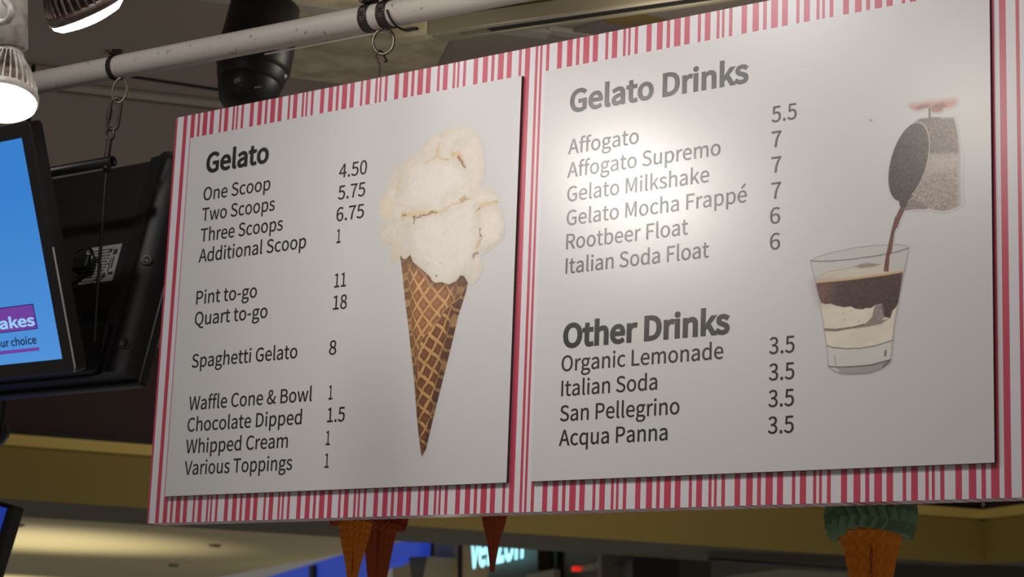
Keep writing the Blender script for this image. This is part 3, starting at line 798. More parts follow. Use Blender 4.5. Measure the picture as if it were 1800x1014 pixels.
GLYPH_DATA = r'''{"&":[928,[[[173,-18,353,-18,471,-18],[565,27,641,97,723,40],[801,0,872,-18,883,17],[894,51,904,86,848,101],[784,134,718,181,797,285],[854,407,892,539,854,539],[815,539,776,539,745,424],[697,326,636,244,542,322],[447,422,382,525,494,606],[607,690,607,821,607,937],[535,1018,411,1018,273,1018],[181,915,181,783,181,711],[206,630,247,548,143,477],[49,394,49,259,49,98]],[[461,248,559,162,502,113],[437,82,368,82,256,82],[171,154,171,266,171,344],[226,405,297,461,367,353]],[[427,670,336,607,306,668],[288,730,288,784,288,866],[336,930,412,930,479,930],[506,877,506,818,506,730]]]],"-":[473,[[[63,366,63,334,179,334],[296,334,412,334,412,366],[412,398,412,430,296,430],[179,430,63,430,63,398]]]],".":[379,[[[139,-18,190,-18,239,-18],[280,20,280,76,280,134],[239,172,190,172,139,172],[100,134,100,76,100,20]]]],"0":[757,[[[188,-18,379,-18,569,-18],[690,154,690,503,690,850],[569,1018,379,1018,188,1018],[68,850,68,503,68,154]],[[492,83,379,83,266,83],[188,210,188,503,188,795],[266,919,379,919,492,919],[570,795,570,503,570,210]]]],"1":[757,[[[120,35,120,0,303,0],[486,0,668,0,668,35],[668,69,668,104,602,104],[535,104,468,104,468,402],[468,701,468,1000,436,1000],[404,1000,372,1000,318,969],[254,945,165,929,165,903],[165,876,165,850,225,850],[284,850,344,850,344,601],[344,352,344,104,269,104],[195,104,120,104,120,69]]]],"3":[757,[[[203,-18,359,-18,537,-18],[681,89,681,267,681,405],[587,492,469,521,469,523],[469,526,469,528,576,565],[647,647,647,768,647,926],[524,1018,355,1018,240,1018],[151,967,76,899,99,873],[121,846,143,820,201,877],[270,917,351,917,456,917],[520,854,520,758,520,651],[450,567,243,567,243,536],[243,504,243,472,475,472],[554,393,554,271,554,157],[471,86,351,86,237,86],[162,141,104,201,82,174],[61,147,40,120,105,48]]]],"4":[757,[[[464,92,464,0,503,0],[542,0,581,0,581,92],[581,184,581,276,626,276],[670,276,715,276,715,309],[715,342,715,375,670,375],[626,375,581,375,581,583],[581,792,581,1000,535,1000],[489,1000,443,1000,305,786],[166,572,27,357,27,330],[27,303,27,276,173,276],[318,276,464,276,464,184]],[[464,477,464,375,361,375],[259,375,157,375,233,489],[309,602,385,716,413,765],[441,816,465,864,467,864],[469,864,471,864,468,813],[464,731,464,682,464,580]]]],"5":[757,[[[201,-18,357,-18,525,-18],[685,106,685,325,685,546],[548,644,383,644,323,644],[278,629,233,604,242,701],[251,797,259,894,385,894],[510,894,636,894,636,929],[636,964,636,1000,474,1000],[312,1000,150,1000,139,844],[128,689,117,533,140,519],[162,505,184,491,241,529],[284,550,351,550,476,550],[558,465,558,322,558,176],[464,86,345,86,229,86],[156,139,100,196,79,169],[58,142,37,115,105,48]]]],"6":[757,[[[220,-18,411,-18,566,-18],[698,113,698,307,698,517],[589,621,420,621,342,621],[255,576,194,501,199,810],[312,915,452,915,512,915],[572,885,610,839,633,864],[657,890,681,915,625,975],[550,1018,446,1018,252,1018],[76,869,76,477,76,147]],[[210,194,196,401,262,494],[338,528,400,528,521,528],[580,442,580,307,580,171],[506,80,411,80,285,80]]]],"7":[757,[[[288,379,270,0,313,0],[356,0,400,0,416,392],[458,625,693,925,693,950],[693,975,693,1000,484,1000],[276,1000,67,1000,67,964],[67,929,67,894,229,894],[391,894,552,894,356,621]]]],"8":[757,[[[196,-18,382,-18,569,-18],[694,95,694,240,694,378],[614,453,527,503,527,506],[527,508,527,510,585,557],[659,647,659,752,659,906],[555,1015,385,1015,229,1015],[110,913,110,761,110,656],[173,581,246,531,246,529],[246,527,246,525,154,476],[63,382,63,248,63,94]],[[517,603,450,543,331,589],[224,643,224,761,224,858],[291,922,383,922,490,922],[552,844,552,745,552,671]],[[499,75,383,75,263,75],[173,153,173,259,173,355],[231,434,311,486,453,428],[576,379,576,244,576,145]]]],"9":[757,[[[211,-18,321,-18,507,-18],[683,138,683,543,683,861],[539,1018,346,1018,191,1018],[60,888,60,693,60,487],[169,379,336,379,419,379],[505,427,566,501,557,191],[445,86,316,86,251,86],[191,115,147,162,125,136],[102,110,79,85,135,26]],[[551,812,565,606,498,510],[423,472,356,472,237,472],[177,559,177,693,177,831],[251,921,348,921,475,921]]]],"A":[829,[[[118,333,5,0,48,0],[90,0,132,0,165,102],[197,204,229,306,351,306],[473,306,595,306,627,204],[658,102,690,0,735,0],[779,0,824,0,711,333],[597,667,484,1000,437,1000],[391,1000,344,1000,231,667]],[[361,405,261,405,277,457],[293,508,310,559,345,673],[378,780,409,898,411,898],[413,898,415,898,447,782],[479,673,516,559,532,508],[547,457,563,405,462,405]]]],"B":[896,[[[138,333,138,0,244,0],[350,0,456,0,679,0],[835,97,835,293,835,430],[750,509,632,532,632,534],[632,537,632,539,726,569],[778,656,778,756,778,932],[636,1000,434,1000,335,1000],[236,1000,138,1000,138,667]],[[313,576,263,576,263,684],[263,792,263,900,315,900],[366,900,417,900,574,900],[653,857,653,739,653,637],[584,576,412,576,362,576]],[[321,101,263,101,263,226],[263,352,263,477,321,477],[380,477,438,477,614,477],[711,422,711,297,711,162],[610,101,438,101,380,101]]]],"C":[870,[[[265,-18,514,-18,644,-18],[742,34,821,126,798,152],[775,179,752,206,688,135],[615,93,520,93,329,93],[209,251,209,503,209,753],[336,907,524,907,610,907],[675,869,728,813,751,840],[774,868,797,895,739,959],[644,1018,522,1018,269,1018],[79,823,79,499,79,175]]]],"D":[939,[[[138,333,138,0,223,0],[308,0,393,0,694,0],[858,187,858,503,858,823],[694,1000,387,1000,304,1000],[221,1000,138,1000,138,667]],[[301,104,263,104,263,368],[263,633,263,898,301,898],[339,898,377,898,613,898],[728,757,728,503,728,251],[613,104,377,104,339,104]]]],"F":[753,[[[138,333,138,0,180,0],[221,0,263,0,263,150],[263,299,263,449,391,449],[518,449,645,449,645,484],[645,520,645,555,518,555],[391,555,263,555,263,668],[263,781,263,894,413,894],[563,894,713,894,713,929],[713,964,713,1000,522,1000],[330,1000,138,1000,138,667]]]],"G":[940,[[[267,-18,531,-18,664,-18],[775,31,839,98,839,238],[839,378,839,518,729,518],[620,518,510,518,510,483],[510,448,510,413,581,413],[652,413,723,413,723,326],[723,239,723,151,683,115],[614,93,543,93,329,93],[209,251,209,503,209,753],[340,907,542,907,641,907],[707,865,757,813,780,840],[803,868,825,895,768,955],[677,1018,537,1018,273,1018],[79,823,79,499,79,175]]]],"I":[400,[[[138,333,138,0,180,0],[221,0,263,0,263,333],[263,667,263,1000,221,1000],[180,1000,138,1000,138,667]]]],"L":[741,[[[138,333,138,0,326,0],[513,0,701,0,701,36],[701,72,701,108,555,108],[409,108,263,108,263,405],[263,703,263,1000,221,1000],[180,1000,138,1000,138,667]]]],"M":[1108,[[[138,333,138,0,176,0],[213,0,251,0,251,185],[251,369,251,554,251,640],[243,761,235,848,236,848],[238,848,240,848,267,773],[294,697,321,621,384,447],[447,274,510,101,538,101],[567,101,595,101,658,274],[720,447,783,621,810,697],[837,773,864,848,865,848],[867,848,869,848,862,761],[853,640,853,554,853,369],[853,185,853,0,892,0],[931,0,970,0,970,333],[970,667,970,1000,919,1000],[869,1000,818,1000,755,822],[691,643,628,465,604,397],[584,326,558,256,556,256],[554,256,552,256,528,326],[506,397,480,465,417,643],[353,822,289,1000,239,1000],[188,1000,138,1000,138,667]]]],"O":[1012,[[[255,-18,506,-18,757,-18],[933,183,933,503,933,824],[757,1018,506,1018,255,1018],[79,824,79,503,79,183]],[[686,93,506,93,326,93],[209,254,209,503,209,753],[326,907,506,907,686,907],[803,753,803,503,803,254]]]],"P":[864,[[[138,333,138,0,180,0],[221,0,263,0,263,133],[263,266,263,398,318,398],[373,398,428,398,648,398],[797,495,797,707,797,925],[647,1000,423,1000,328,1000],[233,1000,138,1000,138,667]],[[313,501,263,501,263,633],[263,765,263,898,311,898],[359,898,407,898,582,898],[671,853,671,707,671,563],[588,501,412,501,362,501]]]],"Q":[1012,[[[686,87,506,87,326,87],[209,248,209,503,209,753],[326,907,506,907,686,907],[803,753,803,503,803,248]],[[628,-251,812,-251,872,-251],[925,-241,955,-228,947,-196],[939,-163,930,-131,904,-139],[870,-146,825,-146,718,-146],[625,-101,580,-12,791,25],[933,216,933,503,933,824],[757,1018,506,1018,255,1018],[79,824,79,503,79,210],[226,16,445,-14,501,-150]]]],"R":[866,[[[319,525,263,525,263,649],[263,773,263,898,319,898],[375,898,431,898,588,898],[674,851,674,720,674,589],[588,525,431,525,375,525]],[[605,141,686,0,733,0],[781,0,828,0,743,146],[659,292,574,438,709,471],[799,563,799,720,799,928],[653,1000,450,1000,346,1000],[242,1000,138,1000,138,667],[138,333,138,0,180,0],[221,0,263,0,263,141],[263,283,263,424,323,424],[383,424,443,424,524,283]]]],"S":[813,[[[273,-18,415,-18,623,-18],[754,108,754,266,754,415],[664,483,548,533,501,554],[454,574,407,595,329,628],[240,664,240,763,240,851],[314,907,427,907,520,907],[593,872,655,814,677,841],[698,868,720,895,651,967],[546,1018,427,1018,246,1018],[112,907,112,753,112,607],[222,536,315,497,363,476],[411,455,458,434,554,392],[626,359,626,255,626,158],[548,93,416,93,312,93],[211,142,141,217,115,188],[90,159,65,130,151,40]]]],"T":[817,[[[345,298,345,0,387,0],[430,0,472,0,472,298],[472,596,472,894,573,894],[674,894,775,894,775,929],[775,964,775,1000,531,1000],[286,1000,42,1000,42,964],[42,929,42,894,143,894],[244,894,345,894,345,596]]]],"V":[784,[[[214,333,321,0,369,0],[418,0,467,0,572,333],[678,667,784,1000,742,1000],[699,1000,656,1000,602,819],[549,639,495,458,461,341],[437,246,398,128,397,128],[395,128,393,128,356,246],[330,341,296,458,242,639],[188,819,134,1000,90,1000],[45,1000,1,1000,108,667]]]],"W":[1198,[[[176,333,247,0,297,0],[347,0,397,0,447,201],[496,402,546,603,562,682],[581,754,596,831,598,831],[600,831,602,831,618,754],[633,682,651,603,701,402],[752,201,802,0,853,0],[904,0,955,0,1024,333],[1092,667,1161,1000,1121,1000],[1081,1000,1041,1000,1005,818],[969,637,933,456,915,348],[896,240,879,131,876,131],[873,131,870,131,846,240],[824,349,799,456,753,637],[707,818,660,1000,622,1000],[583,1000,544,1000,498,818],[452,637,407,456,382,348],[357,240,336,131,334,131],[332,131,330,131,310,240],[291,348,270,456,235,637],[200,818,165,1000,122,1000],[79,1000,35,1000,106,667]]]],"a":[768,[[[172,-18,296,-18,387,-18],[471,30,542,89,543,89],[544,89,546,89,549,59],[553,30,557,0,591,0],[625,0,659,0,659,152],[659,304,659,456,659,640],[584,760,402,760,282,760],[179,707,112,663,128,634],[144,606,160,577,218,617],[296,656,382,656,503,656],[535,565,535,469,220,434],[80,353,80,192,80,59]],[[402,83,331,83,258,83],[201,116,201,201,201,296],[285,357,535,386,535,317],[535,249,535,180,462,116]]]],"b":[843,[[[383,-18,452,-18,621,-18],[773,128,773,382,773,611],[670,760,479,760,396,760],[314,713,246,656,247,700],[249,744,251,788,251,888],[251,987,251,1086,209,1086],[167,1086,126,1086,126,724],[126,362,126,0,159,0],[192,0,225,0,229,25],[232,51,236,76,238,76],[240,76,241,76,306,18]],[[554,87,431,87,382,87],[315,106,251,164,251,294],[251,424,251,554,321,619],[386,655,447,655,589,655],[644,546,644,381,644,198]]]],"c":[696,[[[221,-18,417,-18,506,-18],[591,18,658,75,639,103],[621,131,603,160,557,119],[497,86,428,86,292,86],[199,199,199,370,199,540],[297,655,432,655,490,655],[537,629,580,591,601,618],[622,645,643,673,591,719],[524,760,427,760,236,760],[71,617,71,370,71,124]]]],"d":[846,[[[192,-18,378,-18,467,-18],[546,30,603,87,604,87],[606,87,607,87,611,58],[614,29,618,0,652,0],[686,0,720,0,720,362],[720,724,720,1086,678,1086],[637,1086,595,1086,595,991],[595,896,595,801,597,758],[599,716,602,674,536,727],[480,760,393,760,224,760],[72,610,72,370,72,123]],[[473,87,405,87,276,87],[201,192,201,371,201,540],[296,655,415,655,476,655],[533,633,595,577,595,447],[595,318,595,188,533,120]]]],"e":[756,[[[228,-18,426,-18,525,-18],[604,15,668,57,654,85],[639,113,625,141,569,104],[512,82,439,82,299,82],[202,183,194,341,360,341],[527,341,693,341,696,360],[698,385,698,412,698,623],[592,760,402,760,233,760],[71,611,71,370,71,126]],[[325,430,192,430,207,577],[300,660,405,660,521,660],[589,580,589,430,457,430]]]],"f":[443,[[[45,671,45,640,79,640],[112,640,146,640,146,427],[146,213,146,0,187,0],[229,0,270,0,270,213],[270,427,270,640,322,640],[375,640,427,640,427,673],[427,707,427,741,375,741],[322,741,270,741,270,780],[270,819,270,858,270,954],[304,1004,375,1004,401,1004],[431,997,458,984,467,1016],[477,1048,486,1080,452,1094],[408,1104,361,1104,214,1104],[146,1009,146,859,146,820],[146,780,146,741,112,738],[79,736,45,734,45,703]]]],"g":[769,[[[195,-341,375,-341,604,-341],[750,-222,750,-85,750,38],[663,91,492,91,444,91],[395,91,346,91,247,91],[217,126,217,172,217,213],[237,237,265,261,297,244],[338,235,374,235,527,235],[645,334,645,492,645,557],[621,611,585,645,636,645],[686,645,737,645,737,677],[737,709,737,741,651,741],[565,741,479,741,453,752],[416,760,374,760,225,760],[97,658,97,495,97,407],[145,334,194,296,194,294],[194,292,194,291,154,263],[112,214,112,153,112,94],[141,55,179,31,179,29],[179,27,179,25,109,-18],[70,-79,70,-143,70,-270]],[[460,319,374,319,289,319],[217,387,217,495,217,604],[288,668,374,668,462,668],[532,604,532,495,532,387]],[[536,-255,393,-255,258,-255],[179,-205,179,-126,179,-83],[201,-38,254,0,286,-8],[322,-11,349,-11,392,-11],[435,-11,477,-11,576,-11],[628,-35,628,-105,628,-181]]]],"h":[828,[[[126,362,126,0,167,0],[209,0,251,0,251,179],[251,358,251,537,325,613],[377,651,453,651,551,651],[593,592,593,453,593,302],[593,151,593,0,635,0],[676,0,718,0,718,156],[718,313,718,469,718,658],[647,760,491,760,390,760],[314,704,246,636,247,687],[249,738,251,788,251,888],[251,987,251,1086,209,1086],[167,1086,126,1086,126,724]]]],"i":[375,[[[126,247,126,0,167,0],[209,0,251,0,251,247],[251,494,251,741,209,741],[167,741,126,741,126,494]],[[139,894,188,894,237,894],[271,926,271,977,271,1024],[237,1057,188,1057,139,1057],[106,1024,106,977,106,926]]]],"k":[753,[[[126,362,126,0,166,0],[207,0,248,0,248,65],[248,130,248,195,295,249],[341,303,387,357,460,238],[532,119,604,0,649,0],[694,0,739,0,646,147],[553,295,460,442,542,542],[624,641,707,741,660,741],[614,741,567,741,463,611],[358,481,254,351,252,351],[250,351,248,351,248,596],[248,841,248,1086,207,1086],[166,1086,126,1086,126,724]]]],"l":[387,[[[164,-18,256,-18,291,-18],[311,-12,329,-7,323,25],[317,57,311,89,297,86],[292,86,285,86,266,86],[251,101,251,139,251,455],[251,770,251,1086,209,1086],[167,1086,126,1086,126,773],[126,460,126,147,126,42]]]],"m":[1263,[[[126,247,126,0,167,0],[209,0,251,0,251,179],[251,358,251,537,318,614],[381,651,437,651,531,651],[574,592,574,453,574,302],[574,151,574,0,616,0],[657,0,698,0,698,179],[698,358,698,537,768,614],[828,651,885,651,979,651],[1023,592,1023,453,1023,302],[1023,151,1023,0,1064,0],[1106,0,1147,0,1147,156],[1147,313,1147,469,1147,658],[1075,760,924,760,832,760],[756,701,678,618,648,705],[588,760,473,760,385,760],[308,704,243,633,242,633],[241,633,240,633,236,669],[232,705,228,741,194,741],[160,741,126,741,126,494]]]],"n":[832,[[[126,247,126,0,167,0],[209,0,251,0,251,179],[251,358,251,537,325,613],[377,651,453,651,551,651],[593,592,593,453,593,302],[593,151,593,0,635,0],[676,0,718,0,718,156],[718,313,718,469,718,658],[647,760,491,760,390,760],[312,704,243,633,242,633],[241,633,240,633,236,669],[232,705,228,741,194,741],[160,741,126,741,126,494]]]],"o":[827,[[[232,-18,413,-18,595,-18],[756,124,756,370,756,617],[595,760,413,760,232,760],[71,617,71,370,71,124]],[[542,86,413,86,285,86],[199,199,199,370,199,540],[285,655,413,655,542,655],[629,540,629,370,629,199]]]],"p":[846,[[[126,39,126,-312,167,-312],[209,-312,251,-312,251,-229],[251,-145,251,-61,250,-18],[248,25,247,68,314,12],[385,-18,452,-18,621,-18],[773,128,773,382,773,611],[670,760,479,760,393,760],[310,711,243,655,242,655],[241,655,240,655,236,683],[232,712,228,741,194,741],[160,741,126,741,126,390]],[[554,87,431,87,382,87],[316,106,251,164,251,294],[251,424,251,554,322,619],[386,655,447,655,589,655],[644,546,644,381,644,198]]]],"q":[846,[[[595,-225,595,-312,637,-312],[678,-312,720,-312,720,39],[720,390,720,741,687,741],[654,741,621,741,617,718],[613,694,608,671,607,671],[607,671,606,671,540,728],[480,760,393,760,224,760],[72,610,72,370,72,123],[192,-18,378,-18,464,-18],[542,27,602,86,599,41],[597,-4,595,-49,595,-137]],[[473,87,405,87,276,87],[201,192,201,371,201,540],[296,655,415,655,476,655],[533,633,595,577,595,447],[595,318,595,188,533,120]]]],"r":[529,[[[126,247,126,0,167,0],[209,0,251,0,251,159],[251,317,251,476,300,602],[375,648,437,648,468,648],[484,644,509,636,517,672],[524,708,532,743,509,756],[486,760,453,760,371,760],[295,700,243,606,242,606],[241,606,240,606,236,651],[232,696,228,741,194,741],[160,741,126,741,126,494]]]],"s":[638,[[[214,-18,319,-18,494,-18],[588,82,588,202,588,342],[471,386,363,427,280,458],[203,486,203,555,203,614],[247,663,341,663,407,663],[458,634,509,597,529,623],[549,649,569,675,513,722],[431,760,340,760,177,760],[85,667,85,550,85,423],[196,374,300,336,382,306],[469,270,469,195,469,131],[422,79,323,79,235,79],[169,115,104,168,84,140],[64,112,44,85,113,26]]]],"t":[514,[[[201,-18,357,-18,404,-18],[453,-4,495,10,487,41],[479,72,471,104,446,93],[413,83,386,83,300,83],[271,135,271,225,271,363],[271,502,271,640,339,640],[406,640,473,640,473,673],[473,707,473,741,406,741],[339,741,271,741,271,810],[271,880,271,949,237,949],[202,949,168,949,163,880],[159,810,154,741,115,738],[76,736,37,734,37,703],[37,671,37,640,74,640],[110,640,147,640,147,503],[147,366,147,229,147,80]]]],"u":[828,[[[186,-18,342,-18,443,-18],[517,35,587,116,588,116],[589,116,591,116,594,77],[597,39,600,0,635,0],[669,0,704,0,704,247],[704,494,704,741,663,741],[621,741,580,741,580,566],[580,391,580,216,509,128],[456,90,379,90,281,90],[240,149,240,286,240,438],[240,589,240,741,198,741],[156,741,115,741,115,584],[115,428,115,271,115,82]]]],"v":[711,[[[196,247,285,0,334,0],[382,0,431,0,518,247],[606,494,693,741,652,741],[611,741,570,741,523,600],[477,460,430,319,408,247],[383,172,361,101,359,101],[357,101,355,101,333,172],[310,247,286,319,240,460],[194,600,147,741,104,741],[61,741,18,741,107,494]]]],"w":[1094,[[[174,247,243,0,291,0],[339,0,387,0,422,132],[457,265,492,397,512,468],[527,537,543,613,545,613],[547,613,550,613,567,537],[581,469,600,400,636,266],[671,133,707,0,757,0],[808,0,858,0,925,247],[992,494,1059,741,1019,741],[979,741,939,741,903,598],[867,455,831,312,814,241],[801,175,786,106,783,106],[781,106,779,106,761,175],[745,241,727,312,688,455],[650,598,611,741,571,741],[530,741,490,741,451,598],[412,455,374,312,356,241],[340,175,325,106,322,106],[320,106,318,106,303,175],[289,241,274,312,237,455],[201,598,164,741,121,741],[79,741,37,741,105,494]]]],"y":[711,[[[104,-319,138,-319,285,-319],[363,-207,415,-63,507,205],[600,473,693,741,653,741],[612,741,572,741,527,604],[482,467,438,330,419,263],[397,188,378,120,376,120],[373,120,371,120,345,190],[321,265,297,330,247,467],[197,604,147,741,104,741],[61,741,18,741,117,493],[216,246,315,-1,310,-20],[304,-39,299,-57,267,-149],[216,-217,132,-217,112,-217],[90,-210,75,-205,67,-238],[59,-271,50,-304,74,-314]]]],"z":[648,[[[48,22,48,0,235,0],[422,0,608,0,608,34],[608,67,608,101,474,101],[339,101,205,101,335,292],[466,483,596,674,596,696],[596,718,596,741,427,741],[259,741,90,741,90,707],[90,673,90,640,206,640],[322,640,438,640,308,449],[178,258,48,67,48,45]]]],"\u00e9":[756,[[[228,-18,426,-18,525,-18],[604,15,668,57,654,85],[639,113,625,141,569,104],[512,82,439,82,299,82],[202,183,194,341,360,341],[527,341,693,341,696,360],[698,385,698,412,698,623],[592,760,402,760,233,760],[71,611,71,370,71,126]],[[325,430,192,430,207,577],[300,660,405,660,521,660],[589,580,589,430,457,430]],[[359,894,381,873,460,951],[539,1029,618,1108,589,1135],[561,1162,532,1190,460,1105],[388,1020,316,936,338,915]]]]," ":[306,[]]}'''

# lettering: outlines of the letters, drawn as curves and filled
GLYPH = {}
for ch, (adv, sps) in __import__('json').loads(GLYPH_DATA).items():
    GLYPH[ch] = (adv, sps)


# outer outlines of this lettering run clockwise or not: find out from the letter I
_p = np.array([c[2:4] for c in GLYPH['I'][1][0]], float)
INK_SIDE = 1.0 if (_p[:, 0] * np.roll(_p[:, 1], -1) - np.roll(_p[:, 0], -1) * _p[:, 1]).sum() > 0 else -1.0


def letter_mesh(text, bold=0.0, spacing=0):
    """flat mesh, cap height = 1, baseline at y = 0"""
    cu = bpy.data.curves.new('lettering', 'CURVE')
    cu.dimensions = '2D'
    cu.fill_mode = 'BOTH'
    x = 0
    for ch in text:
        adv, sps = GLYPH[ch]
        for s in sps:
            n = len(s)
            pts = []
            for i in range(n):
                p0 = np.array(s[i][2:4], float)
                h0 = np.array(s[i][4:6], float)
                h1 = np.array(s[(i + 1) % n][0:2], float)
                p1 = np.array(s[(i + 1) % n][2:4], float)
                d = p1 - p0
                flat_ = abs(np.cross(h0 - p0, d)) + abs(np.cross(h1 - p1, d)) < 4.0 * np.hypot(*d)
                for k in range(1 if flat_ else 5):
                    t = k / 5
                    q = p0 * (1 - t) ** 3 + 3 * h0 * t * (1 - t) ** 2 + 3 * h1 * t * t * (1 - t) + p1 * t ** 3
                    if not pts or np.hypot(*(q - pts[-1])) > 6:
                        pts.append(q)
            if np.hypot(*(pts[0] - pts[-1])) <= 6:
                pts.pop()
            P = np.array(pts) / 1000
            a_ = P - np.roll(P, 1, 0)
            b_ = np.roll(P, -1, 0) - P
            na = np.stack([a_[:, 1], -a_[:, 0]], 1) / np.hypot(a_[:, 0], a_[:, 1])[:, None]
            nb = np.stack([b_[:, 1], -b_[:, 0]], 1) / np.hypot(b_[:, 0], b_[:, 1])[:, None]
            nn = na + nb
            nn = nn / np.maximum((nn * na).sum(1), 0.35)[:, None]
            P = P + nn * (bold * INK_SIDE)
            sp = cu.splines.new('POLY')
            sp.points.add(len(P) - 1)
            for q, c in zip(sp.points, P):
                q.co = (c[0] + x / 1000, c[1], 0, 1)
            sp.use_cyclic_u = True
        x += adv + spacing
    o = bpy.data.objects.new('lettering', cu)
    COL.objects.link(o)
    dg = bpy.context.evaluated_depsgraph_get()
    me = bpy.data.meshes.new_from_object(o.evaluated_get(dg))
    bpy.data.objects.remove(o)
    bpy.data.curves.remove(cu)
    return me


def lettering(name, text, x0, x1, base, cap, place, m, parent, bold=0.0):
    """place(x, y) -> world point; ink runs from x0 to x1"""
    me = letter_mesh(text, bold)
    co = np.empty(len(me.vertices) * 3)
    me.vertices.foreach_get('co', co)
    co = co.reshape(-1, 3)
    a, b = co[:, 0].min(), co[:, 0].max()
    inv = parent_world(parent).inverted()
    out = []
    for p in co:
        out.append(inv @ place(x0 + (p[0] - a) / (b - a) * (x1 - x0), base + p[1] * cap))
    for v, p in zip(me.vertices, out):
        v.co = p
    me.materials.clear()
    me.materials.append(m)
    me.update()
    me.name = name
    o = bpy.data.objects.new(name, me)
    COL.objects.link(o)
    o.parent = parent
    return o


# writing on the screen (local screen coordinates)
def on_screen(z):
    return lambda x, y: L(x, y, z)


def rect(name, x0, x1, y0, y1, z, m, parent):
    mb = MB()
    mb.add([L(x0, y0, z), L(x1, y0, z), L(x1, y1, z), L(x0, y1, z)], [[0, 1, 2, 3]])
    return mb.build(name, m, parent)


rect('banner', -0.2845, -0.0845, 0.0935, 0.1446, -0.0008, M['screen_navy'], screen)
rect('banner', -0.2870, -0.0870, 0.0952, 0.1423, -0.0004, M['purple'], screen)
rect('underline', -0.2909, -0.0909, 0.0509, 0.0577, -0.0004, M['purple'], screen)
lettering('screen_text', 'Shakes', -0.2566, -0.0891, 0.1018, 0.0205, on_screen(0.0002), M['screen_pale'], screen, 0.045)
lettering('screen_text', 'your choice', -0.2311, -0.0941, 0.0655, 0.0150, on_screen(0.0002), M['screen_ink'], screen, 0.03)

# rear television, its back towards the viewer
c0 = V(-0.170, 0.292, -0.116)
TW, TH = 0.86, 0.525
tv2, ex, ey, ez = television(c0, 13.5, TW, TH, False, 'rear television seen from its ridged black back with a rating label')
mb = MB()
mb.box(L(-TW / 2, TH / 2, -0.006), (TW, TH, 0.022), (ex, ey, ez), bevel=0.005)
mb.build('front_bezel', M['black'], tv2)
# back shell with a rounded column along the edge
prof = [(-0.006, 0.004), (-0.010, 0.014), (-0.016, 0.030), (-0.026, 0.044), (-0.040, 0.052), (-0.055, 0.054), (-0.068, 0.050), (-0.080, 0.044), (-0.110, 0.040)]
mb = MB()
vs, fs = [], []
ys = [0.012, 0.05, 0.2, 0.35, 0.47, TH - 0.01]
for y in ys:
    for (px_, pz) in prof:
        vs.append(L(px_, y, pz))
np_ = len(prof)
for j in range(len(ys) - 1):
    for k in range(np_ - 1):
        fs.append([j * np_ + k, j * np_ + k + 1, (j + 1) * np_ + k + 1, (j + 1) * np_ + k])
mb.add(vs, fs, 0, True)
for y in (0.012, TH - 0.01):
    mb.add([L(px_, y, pz) for px_, pz in prof] + [L(-0.110, y, 0.004)], [list(range(np_ + 1))])
mb.build('side_ridge', M['black_soft'], tv2)
mb = MB()
mb.box(L(-TW / 2 - 0.05, TH / 2, 0.017), (TW - 0.11, TH - 0.024, 0.034), (ex, ey, ez), bevel=0.004)
mb.build('back_cover', M['black_soft'], tv2)
mb = MB()
mb.box(L(-TW / 2 - 0.04, 0.072, 0.040), (TW - 0.10, 0.106, 0.022), (ex, ey, ez), bevel=0.005)
mb.build('lower_housing', M['black_soft'], tv2)
mb = MB()
for k in range(9):
    mb.box(L(-0.128 - 0.0085 * k, 0.158, 0.0345), (0.0042, 0.030, 0.003), (ex, ey, ez))
mb.build('vent', M['black_gloss'], tv2)
for y in (0.075, 0.262):
    mb = MB()
    mb.lathe(L(-0.030, y, 0.044), (ez + ex * 0.5).normalized(), [(0.0, 0.003), (0.007, 0.003), (0.0105, 0.0065), (0.0125, 0.003), (0.013, -0.006)], 20)
    mb.build('screw_recess', M['lamp_black'], tv2)
mb = MB()
LX0, LX1, LY0, LY1 = -0.240, -0.134, 0.232, 0.318
mb.box(L((LX0 + LX1) / 2, (LY0 + LY1) / 2, 0.0345), (LX1 - LX0, LY1 - LY0, 0.001), (ex, ey, ez))
lb = mb.build('rating_label', M['label'], tv2)
mb = MB()
rnd = random.Random(3)
for k in range(11):
    y = LY0 + 0.006 + k * 0.0070
    x = LX0 + 0.004
    while x < LX1 - 0.035:
        wdt = rnd.uniform(0.006, 0.02)
        mb.box(L(x + wdt / 2, y, 0.0353), (wdt, 0.0024, 0.0004), (ex, ey, ez))
        x += wdt + 0.002
for (x, y, a_, b_) in ((-0.148, 0.300, 0.012, 0.012), (-0.148, 0.275, 0.004, 0.026), (-0.156, 0.270, 0.003, 0.03), (-0.146, 0.250, 0.016, 0.006), (-0.166, 0.245, 0.010, 0.010), (-0.164, 0.304, 0.008, 0.008)):
    mb.box(L(x, y, 0.0353), (a_, b_, 0.0004), (ex, ey, ez))
mb.build('fine_print', M['label_ink'], lb)
mb = MB()
pc = L(-0.222, 0.272, 0.048)
mb.box(pc, (0.05, 0.036, 0.026), (ex, ey, ez), bevel=0.006)
mb.build('power_plug', M['black_gloss'], tv2)
mb = MB()
cab = [(-0.26, 0.306, 0.05), (-0.222, 0.305, 0.062), (-0.196, 0.298, 0.066), (-0.180, 0.282, 0.066), (-0.178, 0.264, 0.064), (-0.186, 0.248, 0.060), (-0.206, 0.236, 0.055), (-0.24, 0.228, 0.05), (-0.30, 0.226, 0.045)]
cp = []
for i in range(len(cab) - 1):
    for s in range(4):
        p0, p1, p2, p3 = [Vector(cab[min(max(i + j, 0), len(cab) - 1)]) for j in (-1, 0, 1, 2)]
        u = s / 4
        cp.append(0.5 * ((2 * p1) + (p2 - p0) * u + (2 * p0 - 5 * p1 + 4 * p2 - p3) * u * u + (3 * p1 - p0 - 3 * p2 + p3) * u ** 3))
mb.tube([L(*p) for p in cp], 0.0042, 9)
mb.build('power_cable', M['black_gloss'], tv2)

